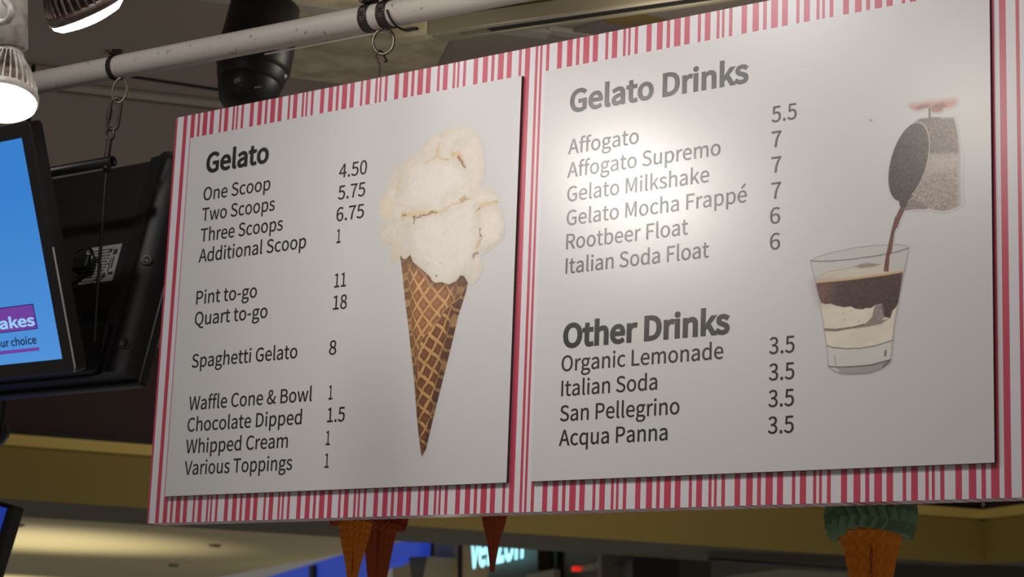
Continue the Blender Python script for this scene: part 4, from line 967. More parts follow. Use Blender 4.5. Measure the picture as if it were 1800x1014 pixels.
# third television, only its corner in view
c0 = Vector((-0.8209, 0.3496, 2.0397))
TW, TH = 0.7, 0.42
t3, ex, ey, ez = television(c0, 0, TW, TH, True, 'corner of a third television with a blue screen, at lower left')
sl = math.radians(12)
ey = (Z1 * math.cos(sl) + X1 * math.sin(sl) + Y1 * 0.1).normalized()
ex = (X1 * 0.96 - Y1 * -0.28)
ex = (ex - ey * ex.dot(ey)).normalized()
ez = ex.cross(ey)
mb = MB()
mb.box(L(-TW / 2, -TH / 2, -0.03), (TW, TH, 0.05), (ex, ey, ez), bevel=0.008)
mb.build('case', M['black_soft'], t3)
mb = MB()
mb.box(L(-TW / 2, -TH / 2, -0.004), (TW - 0.03, TH - 0.02, 0.004), (ex, ey, ez))
mb.build('screen', M['blue'], t3)

# ------------------------------------------------------------------ the menu sign
SW, SH, ST = 1.7605, 0.80, 0.045
sign = thing('menu_sign', V(SW / 2, 0, -ST / 2), 'wide hanging menu sign with red and white striped border and two white price panels', 'sign')
red = [(0, .0114), (.0190, .0258), (.0334, .0460), (.0531, .0636), (.0786, .0844), (.0919, .1026), (.1141, .1196), (.1240, .1289), (.1371, .1436), (.1603, .1703)]
PER, OFF = 0.1806, 0.0422
cuts = []
k = -1
while OFF + k * PER < SW:
    for a, b in red:
        a, b = OFF + k * PER + a, OFF + k * PER + b
        if b > 0.0005 and a < SW - 0.0005:
            cuts.append((max(a, 0.0), min(b, SW)))
    k += 1
mb = MB()


def strip(x0, x1, mi):
    for (p, q) in (((0, 0), (SH, 0)), ((SH, 0), (SH, -ST)), ((0, -ST), (0, 0))):
        mb.add([V(x0, p[0], p[1]), V(x1, p[0], p[1]), V(x1, q[0], q[1]), V(x0, q[0], q[1])], [[0, 1, 2, 3]], mi)


pos = 0.0
for a, b in cuts:
    if a > pos:
        strip(pos, a, 1)
    strip(a, b, 0)
    pos = b
if pos < SW:
    strip(pos, SW, 1)
for x, mi in ((0, 0), (SW, 1)):
    mb.add([V(x, 0, 0), V(x, SH, 0), V(x, SH, -ST), V(x, 0, -ST)], [[0, 1, 2, 3]], mi)
mb.add([V(0, 0, -ST), V(SW, 0, -ST), V(SW, SH, -ST), V(0, SH, -ST)], [[0, 1, 2, 3]], 2)
board = mb.build('striped_board', [M['red'], M['stripe_white'], M['board_side']], sign)

PT = 0.007
TXT = PT + 0.0003


def on_panel(x, y):
    return V(x, y, TXT)


def menu_panel(x0, x1, y0, y1, label):
    mb = MB()
    a = [V(x0, y0, 0), V(x1, y0, 0), V(x1, y1, 0), V(x0, y1, 0)]
    b = [V(x0, y0, PT), V(x1, y0, PT), V(x1, y1, PT), V(x0, y1, PT)]
    mb.add(a + b, [[4, 5, 6, 7]], 0)
    mb.add(a + b, [[0, 1, 5, 4], [1, 2, 6, 5], [2, 3, 7, 6], [3, 0, 4, 7], [3, 2, 1, 0]], 1)
    o = mb.build('menu_panel', [M['panel'], M['panel_side']], sign)
    o['label'] = label
    return o


p1 = menu_panel(0.0514, 0.8559, 0.049, 0.7498, 'white price panel with a vanilla cone picture')
p2 = menu_panel(0.906, 1.7094, 0.049, 0.7498, 'white price panel with a coffee drink picture')
CAP, HCAP = 0.0254, 0.0372
ROW = 0.04075


def line(p, x0, x1, y, s, kind='menu_text', cap=CAP, bold=0.014):
    lettering(kind, s, x0, x1, y, cap, on_panel, M['ink'], p, bold)


line(p1, 0.1009, 0.2668, 0.6735, 'Gelato', 'heading_text', HCAP, 0.05)
for x1, y, s in ((0.2755, 0.6180, 'One Scoop'), (0.2902, 0.5770, 'Two Scoops'), (0.3140, 0.5364, 'Three Scoops'), (0.3753, 0.4961, 'Additional Scoop'),
                 (0.2584, 0.4140, 'Pint to-go'), (0.2886, 0.3730, 'Quart to-go'), (0.3697, 0.2916, 'Spaghetti Gelato'),
                 (0.4120, 0.2104, 'Waffle Cone & Bowl'), (0.3900, 0.1697, 'Chocolate Dipped'), (0.3593, 0.1286, 'Whipped Cream'), (0.3730, 0.0880, 'Various Toppings')):
    line(p1, 0.0979 if s[0] == 'A' else 0.0990, x1, y, s)
for x0, x1, y, s in ((0.4469, 0.5141, 0.6191, '4.50'), (0.4473, 0.5127, 0.5783, '5.75'), (0.4463, 0.5126, 0.5377, '6.75'), (0.4498, 0.4598, 0.4969, '1'),
                     (0.4503, 0.4784, 0.4146, '11'), (0.4503, 0.4833, 0.3738, '18'), (0.4467, 0.4642, 0.2917, '8'), (0.4515, 0.4611, 0.2103, '1'),
                     (0.4512, 0.4928, 0.1697, '1.5'), (0.4510, 0.4610, 0.1287, '1'), (0.4512, 0.4613, 0.0882, '1')):
    line(p1, x0, x1, y, s, 'price_text')
line(p2, 0.9596, 1.3046, 0.6687, 'Gelato Drinks', 'heading_text', HCAP, 0.05)
line(p2, 0.9612, 1.2777, 0.2676, 'Other Drinks', 'heading_text', HCAP, 0.06)
for x0, x1, y, s in ((0.9588, 1.1000, 0.5957, 'Affogato'), (0.9588, 1.2556, 0.5553, 'Affogato Supremo'), (0.9601, 1.2356, 0.5138, 'Gelato Milkshake'),
                     (0.9606, 1.3045, 0.4729, 'Gelato Mocha Frapp\u00e9'), (0.9613, 1.1983, 0.4324, 'Rootbeer Float'), (0.9616, 1.2376, 0.3911, 'Italian Soda Float'),
                     (0.9599, 1.2667, 0.2277, 'Organic Lemonade'), (0.9610, 1.1467, 0.1866, 'Italian Soda'), (0.9599, 1.1889, 0.1454, 'San Pellegrino'), (0.9595, 1.1679, 0.1053, 'Acqua Panna')):
    line(p2, x0, x1, y, s)
for x0, x1, y, s in ((1.3469, 1.3914, 0.5953, '5.5'), (1.3474, 1.3648, 0.5547, '7'), (1.3477, 1.3651, 0.5135, '7'), (1.3477, 1.3650, 0.4724, '7'), (1.3462, 1.3642, 0.4325, '6'), (1.3466, 1.3646, 0.3916, '6'),
                     (1.3473, 1.3913, 0.2287, '3.5'), (1.3473, 1.3913, 0.1880, '3.5'), (1.3470, 1.3911, 0.1473, '3.5'), (1.3468, 1.3911, 0.1067, '3.5')):
    line(p2, x0, x1, y, s, 'price_text')

# ------------------------------------------------------------------ printed pictures (flat print on the panels)


class Paint:
    def __init__(self, x0, x1, y0, y1, step):
        self.nx, self.ny = int((x1 - x0) / step) + 1, int((y1 - y0) / step) + 1
        gx, gy = np.meshgrid(np.linspace(x0, x1, self.nx), np.linspace(y0, y1, self.ny))
        self.x, self.y = gx.ravel(), gy.ravel()
        self.c = np.tile(np.array(rgb(205, 203, 202)[:3]), (self.x.size, 1))
        self.a = np.zeros(self.x.size)

    def sd(self, poly):
        p = np.array(poly)
        q = np.roll(p, -1, 0)
        best = np.full(self.x.size, 1e9)
        ins = np.zeros(self.x.size, bool)
        for (ax, ay), (bx, by) in zip(p, q):
            ex, ey = bx - ax, by - ay
            wx, wy = self.x - ax, self.y - ay
            t = np.clip((wx * ex + wy * ey) / (ex * ex + ey * ey + 1e-12), 0, 1)
            best = np.minimum(best, (wx - ex * t) ** 2 + (wy - ey * t) ** 2)
            cr = (ay > self.y) != (by > self.y)
            xi = ax + (self.y - ay) / (by - ay if by != ay else 1e-12) * ex
            ins ^= cr & (self.x < xi)
        d = np.sqrt(best)
        return np.where(ins, -d, d)

    def segd(self, pts, warp=0.0):
        if warp:
            if not hasattr(self, 'wx'):
                self.wx = self.noise(0.011, 71) - 0.5 + 0.6 * (self.noise(0.0035, 73) - 0.5)
                self.wy = self.noise(0.011, 72) - 0.5 + 0.6 * (self.noise(0.0035, 74) - 0.5)
            keep_xy = self.x, self.y
            self.x, self.y = self.x + self.wx * warp, self.y + self.wy * warp
            d = self.segd(pts)
            self.x, self.y = keep_xy
            return d
        best = np.full(self.x.size, 1e9)
        for (ax, ay), (bx, by) in zip(pts[:-1], pts[1:]):
            ex, ey = bx - ax, by - ay
            wx, wy = self.x - ax, self.y - ay
            t = np.clip((wx * ex + wy * ey) / (ex * ex + ey * ey + 1e-12), 0, 1)
            best = np.minimum(best, (wx - ex * t) ** 2 + (wy - ey * t) ** 2)
        return np.sqrt(best)

    def noise(self, scale, seed, oct_=4):
        r = np.random.RandomState(seed)
        out = np.zeros(self.x.size)
        amp = 1.0
        tot = 0
        for o in range(oct_):
            g = r.rand(64, 64)
            u, v = self.x / scale, self.y / scale
            i, j = np.floor(u).astype(int), np.floor(v).astype(int)
            fu, fv = u - i, v - j
            fu, fv = fu * fu * (3 - 2 * fu), fv * fv * (3 - 2 * fv)
            a = g[i % 64, j % 64] * (1 - fu) + g[(i + 1) % 64, j % 64] * fu
            b = g[i % 64, (j + 1) % 64] * (1 - fu) + g[(i + 1) % 64, (j + 1) % 64] * fu
            out += amp * (a * (1 - fv) + b * fv)
            tot += amp
            amp *= 0.5
            scale *= 0.5
        return out / tot

    def lay(self, w, col):
        """blend colour (r,g,b or array) with weight w"""
        w = np.clip(w, 0, 1)
        col = np.array([lin(v) for v in col]) if not isinstance(col, np.ndarray) else col
        self.c = self.c * (1 - w[:, None]) + col * w[:, None]

    def fill(self, poly, col, soft=0.0012, opacity=1.0):
        s = self.sd(poly)
        w = np.clip(0.5 - s / soft, 0, 1)
        self.lay(w * opacity, col)
        return w

    def stroke(self, pts, width, col, opacity=1.0, soft=0.4):
        d = self.segd(pts)
        w = np.clip((width - d) / (width * soft), 0, 1)
        self.lay(w * opacity, col)

    def build(self, name, keep, parent, label):
        nx, ny = self.nx, self.ny
        k = keep.reshape(ny, nx)
        fk = k[:-1, :-1] | k[1:, :-1] | k[:-1, 1:] | k[1:, 1:]
        jj, ii = np.nonzero(fk)
        a = jj * nx + ii
        faces = np.stack([a, a + 1, a + nx + 1, a + nx], 1)
        used, invx = np.unique(faces, return_inverse=True)
        faces = invx.reshape(-1, 4)
        pi = parent_world(parent).inverted()
        off = pi @ V(0, 0, TXT)
        co = np.stack([self.x[used] + off.x, np.full(used.size, off.y), self.y[used] + off.z], 1)
        me = bpy.data.meshes.new(name)
        me.from_pydata(co.tolist(), [], faces.tolist())
        ca = me.color_attributes.new('print', 'FLOAT_COLOR', 'POINT')
        ca.data.foreach_set('color', np.concatenate([self.c[used], np.ones((used.size, 1))], 1).ravel())
        me.materials.append(M['print'])
        o = bpy.data.objects.new(name, me)
        COL.objects.link(o)
        o.parent = parent
        o['label'] = label
        return o


def ss(a, b, x):
    t = np.clip((x - a) / (b - a), 0, 1)
    return t * t * (3 - 2 * t)


# --- vanilla gelato in a waffle cone
ice = [(0.6998, 0.6777), (0.7224, 0.6767), (0.7450, 0.6728), (0.7604, 0.6615), (0.7724, 0.6447), (0.7799, 0.6256), (0.7825, 0.6042), (0.7834, 0.5860), (0.7797, 0.5715), (0.7765, 0.5629), (0.7950, 0.5576), (0.8136, 0.5464), (0.8184, 0.5370), (0.8154, 0.5255), (0.8244, 0.5096), (0.8305, 0.4942), (0.8298, 0.4795), (0.8275, 0.4666), (0.8214, 0.4599), (0.8074, 0.4519), (0.7933, 0.4457), (0.7789, 0.4431), (0.7839, 0.4314), (0.7855, 0.4135), (0.7775, 0.3996), (0.7669, 0.3933), (0.7565, 0.3963), (0.7486, 0.4077), (0.7404, 0.4096), (0.7317, 0.4004), (0.7153, 0.3960), (0.7001, 0.4016), (0.6852, 0.4018), (0.6774, 0.4067), (0.6732, 0.4139), (0.6574, 0.4260), (0.6455, 0.4347), (0.6336, 0.4434), (0.6258, 0.4578), (0.6178, 0.4516), (0.6101, 0.4512), (0.6039, 0.4585), (0.5949, 0.4466), (0.5835, 0.4438), (0.5791, 0.4513), (0.5822, 0.4638), (0.5794, 0.4772), (0.5655, 0.4817), (0.5529, 0.4938), (0.5538, 0.5098), (0.5598, 0.5208), (0.5746, 0.5223), (0.5586, 0.5272), (0.5459, 0.5410), (0.5428, 0.5575), (0.5482, 0.5662), (0.5613, 0.5770), (0.5642, 0.5922), (0.5727, 0.6129), (0.5875, 0.6265), (0.6104, 0.6344), (0.6257, 0.6386), (0.6440, 0.6531), (0.6625, 0.6660), (0.6810, 0.6742)]
cone = [(0.6024, 0.4598), (0.6114, 0.4167), (0.6201, 0.3700), (0.6288, 0.3314), (0.6359, 0.2931), (0.6447, 0.2512), (0.6499, 0.2210), (0.6578, 0.1686), (0.6666, 0.1239), (0.6716, 0.1025), (0.6737, 0.0987), (0.6763, 0.1023), (0.6823, 0.1123), (0.6936, 0.1594), (0.7051, 0.2029), (0.7186, 0.2536), (0.7282, 0.2900), (0.7396, 0.3373), (0.7537, 0.3771), (0.7600, 0.4063), (0.7493, 0.4167), (0.7157, 0.4332), (0.6183, 0.4640)]
pt_ = Paint(0.5022, 0.8728, 0.0792, 0.7275, 0.0009)
tipx, tipy = [(0.6732, 0.0987)][0]
topx, topy = [(0.6824, 0.4365)][0]
axx, axy = topx - tipx, topy - tipy
al = math.hypot(axx, axy)
axx, axy = axx / al, axy / al
dx, dy = pt_.x - tipx, pt_.y - tipy
lu = dx * axx + dy * axy
lv = dx * axy - dy * axx
rho = np.hypot(lu, lv)
ang = np.arctan2(lv, lu)
half = 0.187
tt = np.clip(ang / half, -0.985, 0.985)
psi = np.arcsin(tt) * 0.19
seam = [(0.7554, 0.3900), (0.7475, 0.3814), (0.7380, 0.3665), (0.7199, 0.3569), (0.7028, 0.3441), (0.6978, 0.3333), (0.6863, 0.3267), (0.6715, 0.3129), (0.6581, 0.2989), (0.6529, 0.2731), (0.6537, 0.2357)]
right = pt_.sd([(0.7554, 0.3900), (0.7475, 0.3814), (0.7380, 0.3665), (0.7199, 0.3569), (0.7028, 0.3441), (0.6978, 0.3333), (0.6863, 0.3267), (0.6715, 0.3129), (0.6581, 0.2989), (0.6529, 0.2731), (0.6537, 0.2357), (0.6645, 0.0947), (0.7802, 0.0901), (0.7738, 0.3901)])
isr = 1 - ss(-0.001, 0.001, right)


def grid(rot, sp, wob):
    gx = rho * np.cos(psi)
    gy = rho * np.sin(psi)
    u = gx * math.cos(rot) - gy * math.sin(rot) + wob
    v = gx * math.sin(rot) + gy * math.cos(rot) - wob
    fu = np.abs((u / sp) % 1 - 0.5) * 2
    fv = np.abs((v / sp) % 1 - 0.5) * 2
    return np.maximum(fu, fv), fu, fv


nz = pt_.noise(0.012, 5)
nf = pt_.noise(0.004, 9)
g1, fu1, fv1 = grid(0.80, 0.0235, (nz - 0.5) * 0.006)
g2, fu2, fv2 = grid(1.02, 0.0225, (nz - 0.5) * 0.006)
g = g1 * (1 - isr) + g2 * isr
ridge = ss(0.66, 0.90, g)
cell = np.array([lin(168), lin(114), lin(70)])[None, :] * (1 - isr[:, None]) + np.array([lin(138), lin(84), lin(50)])[None, :] * isr[:, None]
cell = cell * (0.72 + 0.56 * nf)[:, None] * (1 - 0.30 * ss(0.3, 0.62, g) * (1 - ridge))[:, None]
rid = np.array([lin(214), lin(164), lin(104)])[None, :] * (0.80 + 0.4 * nz)[:, None]
col = cell * (1 - ridge[:, None]) + rid * ridge[:, None]
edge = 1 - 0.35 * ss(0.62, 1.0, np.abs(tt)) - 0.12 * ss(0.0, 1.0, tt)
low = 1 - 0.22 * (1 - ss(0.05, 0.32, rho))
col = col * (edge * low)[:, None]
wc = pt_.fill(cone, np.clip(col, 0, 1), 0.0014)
pt_.stroke(seam, 0.0011, (74, 36, 20), 0.85)
pt_.stroke([(x + 0.002, y + 0.003) for x, y in seam], 0.0016, (206, 160, 108), 0.45)
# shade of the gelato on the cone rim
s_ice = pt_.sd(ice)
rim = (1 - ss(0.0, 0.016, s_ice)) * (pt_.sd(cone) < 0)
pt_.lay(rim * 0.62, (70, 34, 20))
keep = (s_ice < 0.002) | (pt_.sd(cone) < 0.002)
# gelato body
n1, n2, n3 = pt_.noise(0.05, 11), pt_.noise(0.018, 12), pt_.noise(0.006, 13)
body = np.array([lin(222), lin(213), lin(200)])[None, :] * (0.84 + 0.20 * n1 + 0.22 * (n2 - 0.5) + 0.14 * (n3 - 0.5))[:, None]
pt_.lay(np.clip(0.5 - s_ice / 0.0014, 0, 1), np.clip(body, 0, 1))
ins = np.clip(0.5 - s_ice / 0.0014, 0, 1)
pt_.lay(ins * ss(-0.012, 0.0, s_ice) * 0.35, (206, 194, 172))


def blob(pts, soft, color, op):
    s = pt_.sd(pts) + (n2 - 0.5) * 0.012
    pt_.lay(ins * (1 - ss(-soft, soft * 0.3, s)) * op * (0.55 + 0.6 * n3), color)


blob([(0.6271, 0.6152), (0.6725, 0.6231), (0.7184, 0.6125), (0.7415, 0.5974), (0.7467, 0.5696), (0.7285, 0.5628), (0.6955, 0.5517), (0.6775, 0.5371), (0.6157, 0.5474), (0.6032, 0.5627), (0.6130, 0.5923)], 0.020, (228, 222, 214), 0.85)
blob([(0.6330, 0.5163), (0.6819, 0.5260), (0.7518, 0.5419), (0.7676, 0.5221), (0.7735, 0.4768), (0.7645, 0.4392), (0.7405, 0.4090), (0.7077, 0.4003), (0.6771, 0.4121), (0.6489, 0.4419), (0.6283, 0.4682), (0.6229, 0.4931)], 0.022, (226, 219, 210), 0.8)
blob([(0.5452, 0.5634), (0.5634, 0.5736), (0.5854, 0.5679), (0.5848, 0.5464), (0.5743, 0.5260), (0.5544, 0.5313)], 0.012, (226, 212, 184), 0.7)
blob([(0.5775, 0.4765), (0.6045, 0.4798), (0.6205, 0.4690), (0.6137, 0.4545), (0.5912, 0.4446), (0.5810, 0.4517)], 0.012, (214, 200, 172), 0.6)
blob([(0.7453, 0.6667), (0.7725, 0.6417), (0.7811, 0.6013), (0.7760, 0.5720), (0.7580, 0.5652), (0.7453, 0.5969)], 0.02, (226, 216, 200), 0.6)
blob([(0.7766, 0.5599), (0.8138, 0.5434), (0.8107, 0.5319), (0.7818, 0.5294), (0.7594, 0.5380)], 0.014, (236, 226, 208), 0.6)
blob([(0.7785, 0.5238), (0.8186, 0.5192), (0.8289, 0.4914), (0.8211, 0.4658), (0.7851, 0.4637), (0.7762, 0.4973)], 0.014, (234, 224, 208), 0.6)
for pts, wd, colr, op in (
        ([(0.6792, 0.6539), (0.6767, 0.6303), (0.6667, 0.6261), (0.6526, 0.6242)], 0.0042, (214, 186, 138), 0.8), ([(0.6765, 0.6333), (0.6916, 0.6215), (0.7030, 0.6191)], 0.0030, (208, 178, 128), 0.8),
        ([(0.7100, 0.6289), (0.7220, 0.6285), (0.7310, 0.6212), (0.7333, 0.6121)], 0.0060, (212, 178, 122), 0.8), ([(0.7237, 0.6240), (0.7325, 0.6131), (0.7398, 0.6025)], 0.0028, (120, 82, 50), 0.85),
        ([(0.6020, 0.5315), (0.6321, 0.5311), (0.6628, 0.5288), (0.6817, 0.5290)], 0.0062, (216, 190, 142), 0.8), ([(0.6817, 0.5284), (0.7041, 0.5319), (0.7297, 0.5403), (0.7524, 0.5448)], 0.0036, (214, 190, 146), 0.7),
        ([(0.7333, 0.5426), (0.7443, 0.5458), (0.7510, 0.5435)], 0.0034, (178, 140, 92), 0.7), ([(0.6262, 0.5275), (0.6319, 0.5219), (0.6439, 0.5255), (0.6794, 0.5287)], 0.0020, (116, 78, 48), 0.85), ([(0.6293, 0.5265), (0.6293, 0.5143)], 0.0026, (104, 68, 44), 0.85),
        ([(0.6032, 0.5320), (0.6113, 0.5316)], 0.0026, (140, 98, 56), 0.8), ([(0.7695, 0.5204), (0.7782, 0.5283), (0.7963, 0.5307), (0.8151, 0.5308)], 0.0046, (214, 186, 138), 0.75), ([(0.7705, 0.5224), (0.7760, 0.5286)], 0.0022, (150, 112, 66), 0.7),
        ([(0.8070, 0.5339), (0.8126, 0.5311)], 0.0024, (150, 112, 70), 0.6), ([(0.7774, 0.4871), (0.7793, 0.4785), (0.7809, 0.4686)], 0.0022, (112, 72, 44), 0.85), ([(0.7805, 0.4695), (0.7765, 0.4623), (0.7740, 0.4530)], 0.0040, (206, 172, 118), 0.8),
        ([(0.5971, 0.5989), (0.5920, 0.5857), (0.5850, 0.5673)], 0.0048, (216, 196, 150), 0.7), ([(0.7744, 0.4459), (0.7681, 0.4412), (0.7690, 0.4373)], 0.0036, (134, 92, 58), 0.8), ([(0.5844, 0.5526), (0.6080, 0.5483), (0.6277, 0.5414)], 0.0030, (220, 204, 172), 0.6),
        ([(0.5804, 0.5222), (0.6022, 0.5167), (0.6288, 0.5229)], 0.0028, (222, 210, 186), 0.6), ([(0.5687, 0.4928), (0.5965, 0.4837), (0.6234, 0.4854)], 0.0026, (218, 206, 184), 0.6), ([(0.5951, 0.5052), (0.6055, 0.4934)], 0.0024, (206, 190, 162), 0.6),
        ([(0.8283, 0.4665), (0.8143, 0.4577), (0.7932, 0.4481)], 0.0030, (206, 190, 164), 0.7), ([(0.7667, 0.3977), (0.7775, 0.4143), (0.7833, 0.4285)], 0.0030, (212, 198, 174), 0.7), ([(0.5688, 0.6134), (0.5879, 0.5893)], 0.0030, (226, 216, 198), 0.5),
        ([(0.6918, 0.4370), (0.6930, 0.4363)], 0.0012, (90, 60, 40), 0.9), ([(0.6864, 0.4136), (0.6883, 0.4125)], 0.0012, (90, 60, 40), 0.9), ([(0.6661, 0.4386), (0.6673, 0.4382)], 0.0010, (120, 90, 60), 0.8), ([(0.7381, 0.5646), (0.7392, 0.5639)], 0.0012, (110, 80, 50), 0.8)):
    d = pt_.segd(pts, 0.009) * (0.55 + 0.9 * n3)
    pt_.lay(ins * np.clip((wd * 1.1 - d) / (wd * 0.9), 0, 1) * op, colr)
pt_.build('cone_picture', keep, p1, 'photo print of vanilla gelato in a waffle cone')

# --- coffee poured from a jug over gelato in a glass
pg = Paint(1.3960, 1.6738, 0.1648, 0.6479, 0.0008)
n1, n2, n3 = pg.noise(0.03, 21), pg.noise(0.008, 22), pg.noise(0.0024, 23, 2)
keep = np.zeros(pg.x.size, bool)


def speck(c, amt):
    return np.clip(np.array([lin(v) for v in c])[None, :] * (1 + amt * (n3 - 0.5) * 3.4)[:, None], 0, 1)


def lay(poly, col, soft=0.0012, op=1.0, mask=None, grow=0.0016):
    global keep
    s = pg.sd(poly)
    w = np.clip(0.5 - s / soft, 0, 1)
    if mask is not None:
        w = w * mask
    pg.lay(w * op, col)
    keep = keep | ((s < max(grow, soft * 0.5)) & (mask > 0.01 if mask is not None else True))
    return w


jug = [(1.5877, 0.5601), (1.5983, 0.5653), (1.6123, 0.5641), (1.6309, 0.5623), (1.6309, 0.5606), (1.6516, 0.5593), (1.6555, 0.5494), (1.6594, 0.5267), (1.6626, 0.4998), (1.6646, 0.4601), (1.6654, 0.4250), (1.6495, 0.4203), (1.6358, 0.4186), (1.6243, 0.4206), (1.6117, 0.4256), (1.6059, 0.4250), (1.5873, 0.4271), (1.5720, 0.4267), (1.5780, 0.4428), (1.5639, 0.4950)]
fade = 1 - ss([(1.6534, 0.4922)][0][0], [(1.6682, 0.4903)][0][0], pg.x)
lay(jug, speck((158, 144, 136), 0.28), 0.003, 1.0, fade)
up_ = [(1.5877, 0.5601), (1.5983, 0.5648), (1.6516, 0.5593), (1.6594, 0.5267), (1.6620, 0.5032), (1.6109, 0.5085), (1.5875, 0.5143)]
lay(up_, speck((112, 98, 90), 0.42), 0.004, 0.92, fade)
lay([(1.6120, 0.5070), (1.6624, 0.5016), (1.6636, 0.4799), (1.6108, 0.4801)], speck((182, 170, 162), 0.12), 0.012, 0.85, fade)
lay([(1.5779, 0.4419), (1.5873, 0.4430), (1.6013, 0.4370), (1.6105, 0.4271), (1.6059, 0.4250), (1.5732, 0.4270)], speck((132, 118, 112), 0.3), 0.003, 0.9)
pg.stroke([(1.5720, 0.4267), (1.5873, 0.4271), (1.6059, 0.4250), (1.6117, 0.4256), (1.6243, 0.4206), (1.6358, 0.4186), (1.6495, 0.4203), (1.6650, 0.4246)], 0.0012, (214, 208, 202), 0.7)
lay([(1.5983, 0.5648), (1.6123, 0.5641), (1.6123, 0.5655), (1.6309, 0.5628), (1.6309, 0.5601), (1.6181, 0.5604), (1.6123, 0.5579), (1.6053, 0.5584), (1.5994, 0.5611)], speck((112, 98, 92), 0.2), 0.0015)
lay([(1.6119, 0.5804), (1.6154, 0.5798), (1.6153, 0.5637), (1.6118, 0.5642)], (96, 80, 76), 0.001)
# fingers above, blurred off upwards
fy0, fy1 = [(1.6182, 0.5761)][0][1], [(1.6183, 0.5969)][0][1]
ffade = 1 - ss(fy0 + (fy1 - fy0) * 0.25, fy1, pg.y)
lay([(1.5783, 0.5887), (1.5819, 0.5939), (1.5878, 0.6016), (1.6553, 0.5913), (1.6587, 0.5823), (1.6529, 0.5765), (1.6437, 0.5743), (1.6356, 0.5755), (1.6344, 0.5714), (1.6251, 0.5703), (1.6170, 0.5729), (1.6147, 0.5811), (1.6042, 0.5793), (1.5924, 0.5785), (1.5842, 0.5822)], speck((190, 130, 118), 0.14), 0.0022, 1.0, ffade)
lay([(1.5913, 0.5834), (1.6019, 0.5875), (1.6147, 0.5856), (1.6140, 0.5800), (1.6042, 0.5797), (1.5948, 0.5793)], speck((134, 84, 78), 0.25), 0.004, 0.8, ffade)
lay([(1.6154, 0.5810), (1.6252, 0.5851), (1.6368, 0.5856), (1.6414, 0.5782), (1.6345, 0.5757), (1.6340, 0.5717), (1.6240, 0.5714), (1.6170, 0.5738)], speck((134, 84, 76), 0.25), 0.004, 0.85, ffade)
# mouth of the jug
ell = []
ecx, ecy = [(1.5797, 0.5014)][0]
e1 = [(1.5891, 0.5596)][0]
e2 = [(1.6113, 0.5066)][0]
v1 = (e1[0] - ecx, e1[1] - ecy)
v2 = (e2[0] - ecx, e2[1] - ecy)
for k in range(40):
    a = 2 * math.pi * k / 40
    ell.append((ecx + v1[0] * math.cos(a) + v2[0] * math.sin(a), ecy + v1[1] * math.cos(a) + v2[1] * math.sin(a)))
lay([(ecx + (x - ecx) * 1.035, ecy + (y - ecy) * 1.02) for x, y in ell], (206, 196, 184), 0.001)
lay(ell, speck((66, 54, 46), 0.55), 0.0012)
lay([(1.5572, 0.4556), (1.5873, 0.4497), (1.5791, 0.4422), (1.5768, 0.4354), (1.5744, 0.4317), (1.5666, 0.4322), (1.5645, 0.4391), (1.5627, 0.4471)], speck((72, 58, 50), 0.4), 0.0015)
# stream
lay([(1.5657, 0.4332), (1.5744, 0.4317), (1.5720, 0.4260), (1.5666, 0.4166), (1.5614, 0.4026), (1.5532, 0.4039), (1.5567, 0.4155), (1.5614, 0.4250)], speck((112, 62, 48), 0.3), 0.001)
# glass
glass = [(1.4169, 0.3680), (1.4254, 0.3715), (1.4510, 0.3767), (1.4876, 0.3800), (1.5264, 0.3800), (1.5620, 0.3773), (1.5755, 0.3744), (1.5793, 0.3699), (1.5727, 0.3377), (1.5632, 0.2931), (1.5564, 0.2585), (1.5537, 0.2349), (1.5510, 0.2063), (1.5497, 0.2014), (1.5348, 0.1937), (1.5158, 0.1882), (1.4911, 0.1883), (1.4689, 0.1905), (1.4563, 0.1964), (1.4487, 0.2033), (1.4457, 0.2341), (1.4404, 0.2652), (1.4331, 0.3045), (1.4257, 0.3337), (1.4198, 0.3551)]
lay(glass, (203, 200, 197), 0.0012)
lay([(1.4180, 0.3678), (1.4510, 0.3760), (1.5071, 0.3795), (1.5620, 0.3768), (1.5768, 0.3722), (1.5727, 0.3364), (1.5402, 0.3352), (1.4794, 0.3333), (1.4263, 0.3337)], (198, 195, 191), 0.002)
cream = (224, 214, 194)
inner = [(1.4257, 0.3342), (1.4794, 0.3333), (1.5402, 0.3352), (1.5706, 0.3366), (1.5632, 0.2931), (1.5564, 0.2585), (1.5537, 0.2349), (1.5266, 0.2286), (1.4937, 0.2267), (1.4659, 0.2288), (1.4468, 0.2345), (1.4404, 0.2652), (1.4331, 0.3045)]
lay(inner, np.clip(np.array([lin(v) for v in cream])[None, :] * (0.86 + 0.22 * n1 + 0.1 * (n2 - 0.5))[:, None], 0, 1), 0.0012)
